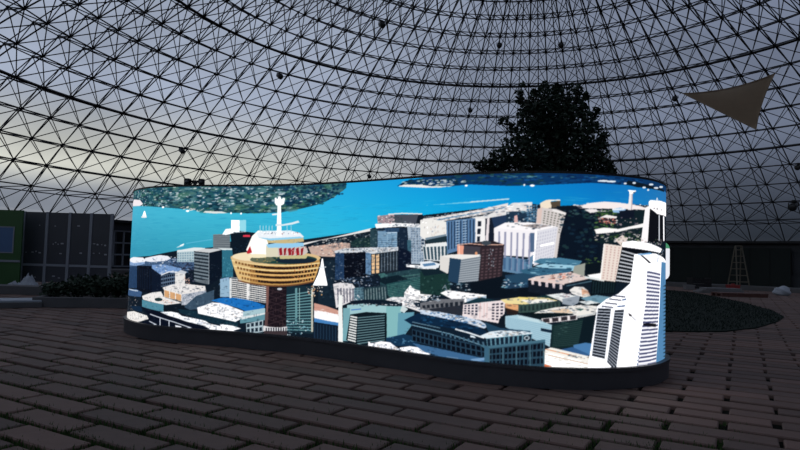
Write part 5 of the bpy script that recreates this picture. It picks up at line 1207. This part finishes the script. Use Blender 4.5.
# ------------------------------------------------------------------ tree behind the wall
TY = 11.0
tb = at(556, 262, TY); tb.z = 0
t = empty('tree', tb, 'dark bushy tree rising behind the video wall, right of the middle', 'tree')
b = MB(); b.tube([(0, 0, -.02), (.03, 0, .7), (-.02, .05, 1.6), (.02, 0, 2.6), (0, 0, 3.5)], [.13, .11, .09, .07, .02], 10); b.build('trunk', 'bark', t)
CL = [(552, 104, 20), (540, 100, 14), (566, 98, 16), (577, 104, 12), (535, 118, 18), (556, 120, 24), (577, 122, 18), (527, 132, 16), (545, 140, 24), (570, 142, 24), (590, 136, 15), (515, 150, 16),
      (530, 156, 20), (555, 160, 26), (580, 158, 22), (597, 152, 13), (500, 160, 12), (510, 168, 14), (486, 166, 8), (496, 169, 9), (600, 165, 12), (608, 169, 8), (540, 172, 24), (575, 174, 24),
      (519, 93, 4.5), (523, 85, 3), (520, 100, 5), (545, 86, 5), (557, 89, 6), (579, 89, 5), (586, 96, 4), (505, 121, 4.5), (500, 122, 2.5), (513, 128, 5), (596, 112, 5), (604, 137, 5), (590, 121, 8), (601, 146, 6), (477, 165, 4), (482, 169, 5), (612, 172, 5), (489, 173, 8),
      (510, 126, 4), (521, 113, 5), (529, 108, 8), (534, 92, 3), (550, 190, 26), (520, 190, 18), (585, 190, 20)]
lr = random.Random(12); LV = []; LF = []
tips = []
for cx, cy, rp in CL:
    R_ = rp / FPX * TY; yo = lr.uniform(-.5, .5) * (1.0 if rp > 9 else .3); cpt = at(cx, cy, TY + yo)
    tips.append(cpt - tb)
    nl = int(38 * (rp / 4.5) ** 1.65)
    for k in range(nl):
        while True:
            v = Vector((lr.uniform(-1, 1), lr.uniform(-1, 1), lr.uniform(-1, 1)))
            if v.length <= 1 and v.length > .001: break
        v = v.normalized() * (v.length ** .6) * R_ * lr.uniform(.8, 1.1); p = cpt - tb + v
        L_ = lr.uniform(.06, .105); a = Vector((lr.gauss(0, 1), lr.gauss(0, 1), lr.gauss(-.3, .7))).normalized(); c_ = a.orthogonal().normalized()
        c_ = (Matrix.Rotation(lr.uniform(0, 6), 3, a) @ c_) * L_ * .34; up = a.cross(c_).normalized() * L_ * .1; n0 = len(LV)
        LV += [p - a * L_ * .5, p + c_ - up, p + a * L_ * .5, p - c_ - up]; LF += [(n0, n0 + 1, n0 + 2), (n0, n0 + 2, n0 + 3)]
b = MB(); b.add(LV, LF); b.build('foliage', 'leaf', t)
b = MB()
for k, tp in enumerate(tips):
    z0 = max(.9, min(3.2, tp.z - .5 - abs(tp.x) * .6)); b.tube([(0, 0, z0), tp * .5 + Vector((0, 0, (z0 * .55))) if False else Vector((tp.x * .5, tp.y * .5, (z0 + tp.z) / 2 + .06)), tp], [.03, .02, .008], 5)
b.build('branches', 'bark', t)

# ------------------------------------------------------------------ left: display boards
BY = 17.6
bl, brt = at(22, 250, BY), at(110.5, 250, BY)
t = empty('display_board', ((bl.x + brt.x) / 2, BY, 0), 'wide dark four-panel display board with pale posts, standing behind the plant bed at left', 'display board')
ox = (bl.x + brt.x) / 2; zr = at(60, 265.5, BY).z; ztp = at(66, 212.5, BY).z
xs = [at(x, 250, BY).x - ox for x in (22.5, 46, 68.5, 90, 110.5)]
for x in xs:
    b = MB(); b.box((x, 0, ztp / 2), (.085, .07, ztp), None, .008); b.build('post', 'post', t)
b = MB(); b.box(((xs[0] + xs[-1]) / 2, -.005, zr), (xs[-1] - xs[0], .05, .07), None, .006); b.build('rail', 'post', t)
pr = random.Random(4)
for k in range(4):
    for nm, z0, z1 in (('panel', zr + .035, ztp - .01), ('lower_panel', .1, zr - .035)):
        b = MB(); b.box(((xs[k] + xs[k + 1]) / 2, .0, (z0 + z1) / 2), (xs[k + 1] - xs[k] - .085, .03, z1 - z0), None, .004)
        s_ = b
        for row_ in range(3 if nm == 'panel' else 1):
            zz = z0 + (z1 - z0) * (.22, .40, .74)[row_] if nm == 'panel' else z0 + .15; x = xs[k] + .12
            while x < xs[k + 1] - .12:
                w_ = pr.uniform(.02, .08)
                if pr.random() < (.75, .4, .12)[row_]: s_.box((x, -.017, zz + pr.uniform(-.03, .03)), (w_, .004, pr.uniform(.015, .045)), None, 0, 1)
                x += w_ + pr.uniform(.02, .1)
        b.build(nm, ['panel', 'speck'], t)
gx0, gx1 = at(-34, 250, BY - .5), at(21.5, 250, BY - .5)
t = empty('poster_board', ((gx0.x + gx1.x) / 2, BY - .5, 0), 'green poster board with a blue picture at the far left, beside the dark display board', 'poster')
w = gx1.x - gx0.x; zt_, zm, zb_ = at(8, 210, BY - .5).z, at(8, 227.5, BY - .5).z, at(8, 252, BY - .5).z
b = MB(); b.box((0, 0, zt_ / 2), (w, .05, zt_), None, .006); b.build('board', 'green', t)
for cxp in (2.5, -22):
    pxx = at(cxp, 240, BY - .5).x - (gx0.x + gx1.x) / 2
    b = MB(); b.box((pxx, -.03, (zm + zb_) / 2), (.62, .012, zm - zb_)); o = b.build('picture', 'blue', t)
    b = MB()
    for s in (-1, 1): b.box((pxx + s * .33, -.03, (zm + zb_) / 2), (.035, .02, zm - zb_ + .06))
    for s in (-1, 1): b.box((pxx, -.03, (zm + zb_) / 2 + s * (zm - zb_) / 2 + s * .015), (.66, .02, .03))
    b.build('picture_frame', 'post', o)
b = MB(); b.box((0, -.035, zr + .1), (w, .03, .06), None, .004); b.build('rail', 'post', t)

# ------------------------------------------------------------------ left: plant bed
g0, g1 = ground(31.5, 307.5), ground(132, 308.5)
dv = (g1 - g0); L0 = dv.length + .9; dv.normalize(); nv = Vector((-dv.y, dv.x, 0)); ang = math.atan2(dv.y, dv.x)
PHt = .19; PW = 1.5; c0 = g0 + dv * (L0 / 2) + nv * (PW / 2)
t = empty('planter', c0, 'low grey concrete planter full of dark shrubs, left of the video wall', 'planter', rz=ang)
b = MB()
for sx, sy, lx, ly in ((0, -PW / 2 + .05, L0, .1), (0, PW / 2 - .05, L0, .1), (-L0 / 2 + .05, 0, .1, PW - .2), (L0 / 2 - .05, 0, .1, PW - .2)): b.box((sx, sy, PHt / 2), (lx, ly, PHt), None, .008)
b.build('kerb', 'concrete', t)
b = MB(); b.box((0, 0, .07), (L0 - .2, PW - .2, .14)); b.build('soil', 'soil', t)
def shrub(x, y, R_, h, label, seed):
    p = c0 + dv * x + nv * y; p.z = .14
    s = empty('shrub', p, label, 'shrub', 'shrubs in the planter')
    r = random.Random(seed); V_ = []; F_ = []; st = MB()
    for k in range(16):
        a = r.uniform(0, 2 * PI); q = Vector((math.cos(a) * R_ * .6 * r.random(), math.sin(a) * R_ * .6 * r.random(), h * r.uniform(.45, .8))); st.tube([(0, 0, -.02), (q.x * .5, q.y * .5, q.z * .6), q], [.012, .009, .004], 5)
    for k in range(int(1100 * R_ * h / .16)):
        v = Vector((r.gauss(0, .45), r.gauss(0, .45), r.gauss(0, .42)))
        if v.length > 1.1: continue
        q = Vector((v.x * R_, v.y * R_, max(.0, h * .5 + v.z * h * .55))); L_ = r.uniform(.05, .1)
        a = Vector((r.gauss(0, 1), r.gauss(0, 1), r.gauss(.35, .5))).normalized(); c_ = a.orthogonal().normalized() * L_ * .3; n0 = len(V_)
        V_ += [q, q + a * L_ * .5 + c_, q + a * L_, q + a * L_ * .5 - c_]; F_ += [(n0, n0 + 1, n0 + 2), (n0, n0 + 2, n0 + 3)]
    st.build('stems', 'bark', s); b = MB(); b.add(V_, F_); b.build('foliage', 'shrub', s)
spots = [(-.43, .30, 'low dark shrub at the left end of the planter'), (-.29, .40, 'dark shrub second from the left end of the planter'), (-.15, .42, 'dark shrub third from the left end of the planter'),
         (-.01, .46, 'tall dark shrub in the middle of the planter'), (.13, .50, 'bushy dark shrub right of the middle of the planter'), (.27, .50, 'dark shrub in the planter just left of the video wall end'), (.42, .48, 'dark shrub at the right end of the planter, partly behind the video wall')]
for k, (fx, h, lab) in enumerate(spots): shrub(fx * L0, -.1 + .1 * (k % 2), .29, h, lab, 30 + k)

# low pale slab and crumpled sheet at the far left
s0, s1 = ground(-30, 308.5), ground(30.5, 307.8)
cs = (s0 + s1) / 2
t = empty('stone_slab', cs + Vector((0, .45, 0)), 'long pale grey kerb slab at the left edge, beside the concrete planter', 'slab', rz=math.atan2(s1.y - s0.y, s1.x - s0.x))
b = MB(); b.box((0, 0, .05), ((s1 - s0).length - .06, .9, .10), None, .012); b.build('slab', 'concrete', t)
b = MB(); b.box((0, -.08, .118), ((s1 - s0).length * .96 - .06, .62, .036), None, .01); b.build('slab_top', 'white', t)
w0 = ground(24, 288.5); wr = random.Random(8); V_ = []; F_ = []; nn = 16
for i in range(nn + 1):
    for j in range(nn + 1):
        u, v = i / nn * 2 - 1, j / nn * 2 - 1; e = max(0, 1 - max(abs(u), abs(v)) ** 2)
        V_.append((u * .42 + .02 * wr.gauss(0, 1), v * .22, (.02 + e ** .7 * (.26 + .10 * math.sin(5 * u + 2 * v) + .05 * wr.gauss(0, 1)) * (1 - .5 * abs(u - .2)))))
for i in range(nn):
    for j in range(nn): F_.append((i * (nn + 1) + j, (i + 1) * (nn + 1) + j, (i + 1) * (nn + 1) + j + 1, i * (nn + 1) + j + 1))
V_ += [(x, y, 0) for x, y, z in V_[:]]; k = (nn + 1) ** 2
F_ += [tuple(q + k for q in f[::-1]) for f in F_]
per = [i * (nn + 1) for i in range(nn + 1)] + [nn * (nn + 1) + j for j in range(1, nn + 1)] + [i * (nn + 1) + nn for i in range(nn - 1, -1, -1)] + [j for j in range(nn - 1, 0, -1)]
F_ += [(per[q], per[(q + 1) % len(per)], per[(q + 1) % len(per)] + k, per[q] + k) for q in range(len(per))]
b = MB(); b.add(V_, F_); o = b.build('tarpaulin', 'white', None, loc=(w0.x, w0.y, 0)); tag(o, 'crumpled whitish tarpaulin heaped in front of the poster board at far left', 'tarpaulin')
w1 = ground(8, 294.5)
b = MB(); b.box((0, 0, .10), (2.1, .5, .20), None, .012); o = b.build('kerb_stone', 'concrete', None, loc=(w1.x, w1.y + .25, 0)); tag(o, 'low grey kerb stone lying in front of the white tarpaulin at left', 'kerb stone')

# ------------------------------------------------------------------ right: lawn, hoarding, ladder and odds and ends
LP = [(640, 318), (650, 331), (690, 332.5), (725, 332), (756, 328.5), (778, 322), (784, 317.5), (772, 311), (745, 303.5), (715, 297), (690, 292.5), (668, 290.5), (640, 290.5)]
LG = [ground(*p) for p in LP]; lc = sum(LG, Vector()) / len(LG)
b = MB(); k = len(LG); b.add([p + Vector((0, 0, .022)) for p in LG] + [p + Vector((0, 0, -.03)) for p in LG], [tuple(range(k))[::-1]] + [(i, (i + 1) % k, k + (i + 1) % k, k + i) for i in range(k)])
o = b.build('lawn', 'lawn', None, loc=lc, origin=lc); tag(o, 'patch of dark green turf on the paving right of the video wall', 'lawn', kind='stuff')
P2 = np.array([(p.x, p.y) for p in LG]); sp = []; lr2 = np.random.RandomState(3)
lo, hi = P2.min(0), P2.max(0); c_ = lr2.uniform(lo, hi, (30000, 2)); c_ = c_[inside(P2, c_[:, 0], c_[:, 1])]
gb = blades('turf_blades', np.c_[c_, np.full(len(c_), .02)] - np.array([lc.x, lc.y, 0]), .03, .06, .008, 'lawn', 6); gb.parent = o; gb['kind'] = 'stuff'

def wall_arc(x, R):                         # point of the perimeter circle of radius R under pixel column x
    d = ray(x, 262)[:2]; d = d / np.linalg.norm(d); bq = d @ DC; tq = bq + math.sqrt(bq * bq - (DC @ DC - R * R)); return d * tq
pa, pb = wall_arc(655, RW - .35), wall_arc(791, RW - .35)
a0, a1 = math.atan2(pa[1] - DC[1], pa[0] - DC[0]), math.atan2(pb[1] - DC[1], pb[0] - DC[0]); nh = 7
hc_ = Vector((DC[0] + (RW - .35) * math.cos((a0 + a1) / 2), DC[1] + (RW - .35) * math.sin((a0 + a1) / 2), .2))
t = empty('hoarding', hc_, 'long black-green hoarding along the far wall behind the ladder at right', 'hoarding')
for k in range(nh):
    e0, e1 = a0 + (a1 - a0) * k / nh, a0 + (a1 - a0) * (k + 1) / nh
    p0 = Vector((DC[0] + (RW - .35) * math.cos(e0), DC[1] + (RW - .35) * math.sin(e0), 0)); p1 = Vector((DC[0] + (RW - .35) * math.cos(e1), DC[1] + (RW - .35) * math.sin(e1), 0))
    mid_ = (p0 + p1) / 2 - hc_; dd = p1 - p0
    b = MB(); b.box((mid_.x, mid_.y, .98), (dd.length - .01, .06, 1.96), rot_z(math.atan2(dd.y, dd.x)), .006); b.build('board', 'hoard', t)
# ladder on the curb
ly = 30.8; lp = at(738.5, 283, ly); lp.z = .2
t = empty('step_ladder', lp, 'pale wooden step ladder standing open before the dark hoarding at right', 'ladder')
HL = at(738.5, 246, ly).z - .2; hw_t, hw_b = .15, .31
for yb in (-1, 1):
    for s in (-1, 1):
        b = MB(); b.tube([(s * hw_b, yb * .42, 0), (s * hw_t, yb * .03, HL)], .032, 4); b.build('rail', 'wood', t)
    for k in range(6):
        f_ = (k + .6) / 6.2; w_ = hw_b + (hw_t - hw_b) * f_; yy = yb * (.42 + (.03 - .42) * f_)
        b = MB(); b.box((0, yy, HL * f_), (2 * w_, .05, .045)); b.build('rung', 'wood', t)
b = MB(); b.box((0, 0, HL), (.26, .14, .05), None, .01); b.build('top_step', 'wood', t)
def lay(x, y, z0=0.0): return ground(x, y, z0)
p = lay(739, 296.6); t = empty('timber_stack', p, 'low dark red timber pallet lying on the ground in front of the ladder', 'pallet')
for k in range(3):
    b = MB(); b.box((0, -.35 + .35 * k, .05), (1.75, .1, .1), None, .006); b.build('bearer', 'redwood', t)
for k in range(6):
    b = MB(); b.box((-.75 + .3 * k, 0, .125), (.26, .85, .045), None, .005); b.build('board', 'redwood', t)
p = lay(719, 293.2); t = empty('board_stack', p, 'flat stack of pale boards behind the red timber pallet', 'boards', rz=-.1)
for k in range(3):
    b = MB(); b.box((.03 * k, 0, .04 + .075 * k), (1.9 - .2 * k, .6, .07), rot_z(.05 * k), .006); b.build('board', 'pale', t)
p = lay(733, 290.8); o = MB(); o.box((0, 0, .12), (.5, .35, .24), None, .03); o.box((0, 0, .26), (.54, .39, .05), None, .012); o.box((0, 0, .31), (.16, .05, .06), None, .01); o = o.build('tool_box', 'red', None, loc=p); tag(o, 'small red tool box on the ground before the ladder', 'tool box')
p = lay(782, 295.5); V_ = []; F_ = []
bm = bmesh.new(); bmesh.ops.create_icosphere(bm, subdivisions=3, radius=1)
sr = random.Random(5)
for v in bm.verts:
    k = 1 + .12 * math.sin(5 * v.co.x + 3 * v.co.y) + .10 * math.sin(7 * v.co.z + 4 * v.co.x); v.co = Vector((v.co.x * .34 * k, v.co.y * .22 * k, max(-.15, v.co.z * .22 * k) + .15))
b = MB(); b.add([v.co for v in bm.verts], [[v.index for v in f.verts] for f in bm.faces], 0, True); bm.free(); o = b.build('sack', 'white', None, loc=p); tag(o, 'bluish white sack slumped on the ground at the right edge, beyond the turf', 'sack')
p = lay(689, 289.5); b = MB(); b.box((0, 0, .09), (.42, .3, .18), None, .02); b.box((0, 0, .2), (.46, .34, .04), None, .01); o = b.build('box', 'pale', None, loc=p); tag(o, 'small pale box on the ground just right of the video wall', 'box')
p = lay(699, 289.0); t = empty('crate', p, 'dark crate with slatted sides beside the small pale box at right', 'crate')
for k in range(4):
    for s in (-1, 1):
        b = MB(); b.box((0, s * .3, .07 + .13 * k), (.9, .025, .10)); b.build('slat', 'black', t)
for s in (-1, 1):
    b = MB(); b.box((s * .45, 0, .28), (.03, .62, .56)); b.build('end_panel', 'black', t)
# window frames in the perimeter wall
def wall_window(name, x0, x1, z0, z1, nx, nz, pane, frame):
    A_, B_ = wall_arc(x0, RW - .03), wall_arc(x1, RW - .03); A_ = Vector((*A_, 0)); B_ = Vector((*B_, 0)); d = B_ - A_; w_ = d.length; a_ = math.atan2(d.y, d.x)
    wn = bpy.data.objects.new(name, None); COL.objects.link(wn); wn.location = ((A_.x + B_.x) / 2, (A_.y + B_.y) / 2, (z0 + z1) / 2); wn.rotation_euler = (0, 0, a_); wn['kind'] = 'structure'
    b = MB(); b.box((0, .05, 0), (w_, .03, z1 - z0)); o = b.build('window_pane', pane, wn); o['kind'] = 'structure'
    b = MB()
    for k in range(nx + 1): b.box((-w_ / 2 + w_ * k / nx, 0, 0), (.07, .08, z1 - z0 + .07))
    for k in range(nz + 1): b.box((0, 0, -(z1 - z0) / 2 + (z1 - z0) * k / nz), (w_ + .07, .08, .07))
    o = b.build('window_frame', frame, wn); o['kind'] = 'structure'
wall_window('window_1', 112.5, 150, .3, 2.0, 4, 3, 'glassdark', 'post')
wall_window('window_2', 793, 806, .9, 2.0, 1, 1, 'glassdark', 'wall')

# ================================================================== sky, camera, view
w = bpy.data.worlds.new('overcast_sky'); SC.world = w; w.use_nodes = True; nt = w.node_tree; nt.nodes.clear()
def nd(tp, **kw):
    n_ = nt.nodes.new(tp)
    for k, v in kw.items(): setattr(n_, k, v)
    return n_
L_ = nt.links.new
tc = nd('ShaderNodeTexCoord'); nrmz = nd('ShaderNodeVectorMath', operation='NORMALIZE'); L_(tc.outputs['Generated'], nrmz.inputs[0])
sp_ = nd('ShaderNodeSeparateXYZ'); L_(nrmz.outputs[0], sp_.inputs[0])
def mapr(src, a, b_, c=0.0, d=1.0, smooth=True):
    n_ = nd('ShaderNodeMapRange'); n_.interpolation_type = 'SMOOTHSTEP' if smooth else 'LINEAR'
    for k, v in zip(('From Min', 'From Max', 'To Min', 'To Max'), (a, b_, c, d)): n_.inputs[k].default_value = v
    L_(src, n_.inputs['Value']); return n_.outputs['Result']
def mul(a, b_):
    n_ = nd('ShaderNodeMath', operation='MULTIPLY'); L_(a, n_.inputs[0]); L_(b_, n_.inputs[1]); return n_.outputs[0]
def mixc(f, a, b_):
    n_ = nd('ShaderNodeMix', data_type='RGBA')
    for v, k in ((a, 6), (b_, 7)):
        if isinstance(v, tuple): n_.inputs[k].default_value = (*v, 1)
        else: L_(v, n_.inputs[k])
    L_(f, n_.inputs[0]); return n_.outputs[2]
X, Y, Z = sp_.outputs
right = mapr(X, -.45, .55)
low = mapr(Z, .03, .26)
hi_col = mixc(right, (.40, .45, .56), (.185, .215, .295))
lo_col = mixc(right, (.25, .27, .31), (.022, .027, .036))
sky = mixc(low, lo_col, hi_col)
glow = mul(mul(mapr(Z, .075, .125), mapr(Z, .25, .11)), mapr(X, .20, -.35))
sky = mixc(glow, sky, (.76, .75, .66))
nz = nd('ShaderNodeTexNoise'); nz.inputs['Scale'].default_value = 3.5; nz.inputs['Detail'].default_value = 6
mp = nd('ShaderNodeMapping'); mp.inputs['Scale'].default_value = (1, 1, 2.6); L_(nrmz.outputs[0], mp.inputs[0]); L_(mp.outputs[0], nz.inputs['Vector'])
cl = nd('ShaderNodeMix', data_type='RGBA', blend_type='MULTIPLY'); cl.inputs[0].default_value = 1.0
L_(sky, cl.inputs[6]); cr = mapr(nz.outputs['Fac'], .3, .7, .82, 1.15); cmb = nd('ShaderNodeCombineColor')
for k in range(3): L_(cr, cmb.inputs[k])
L_(cmb.outputs[0], cl.inputs[7])
bg = nd('ShaderNodeBackground'); bg.inputs['Strength'].default_value = 1.0; L_(cl.outputs[2], bg.inputs['Color'])
wo = nd('ShaderNodeOutputWorld'); L_(bg.outputs[0], wo.inputs['Surface'])

cam = bpy.data.cameras.new('camera'); co = bpy.data.objects.new('camera', cam); COL.objects.link(co)
cam.sensor_fit = 'HORIZONTAL'; cam.sensor_width = 36.0; cam.lens = 36.0 * FPX / 800.0; cam.clip_end = 300
R4 = Matrix([[float(RM[i][j]) * (1, -1, -1)[j] for j in range(3)] for i in range(3)]).to_4x4()
co.matrix_world = Matrix.Translation((0, 0, HC)) @ R4
SC.camera = co
vs_ = SC.view_settings; vs_.view_transform = 'Standard'; vs_.look = 'None'; vs_.exposure = 0.0; vs_.gamma = 1.0; vs_.use_curve_mapping = False
SC.cycles.max_bounces = 6; SC.cycles.transparent_max_bounces = 16
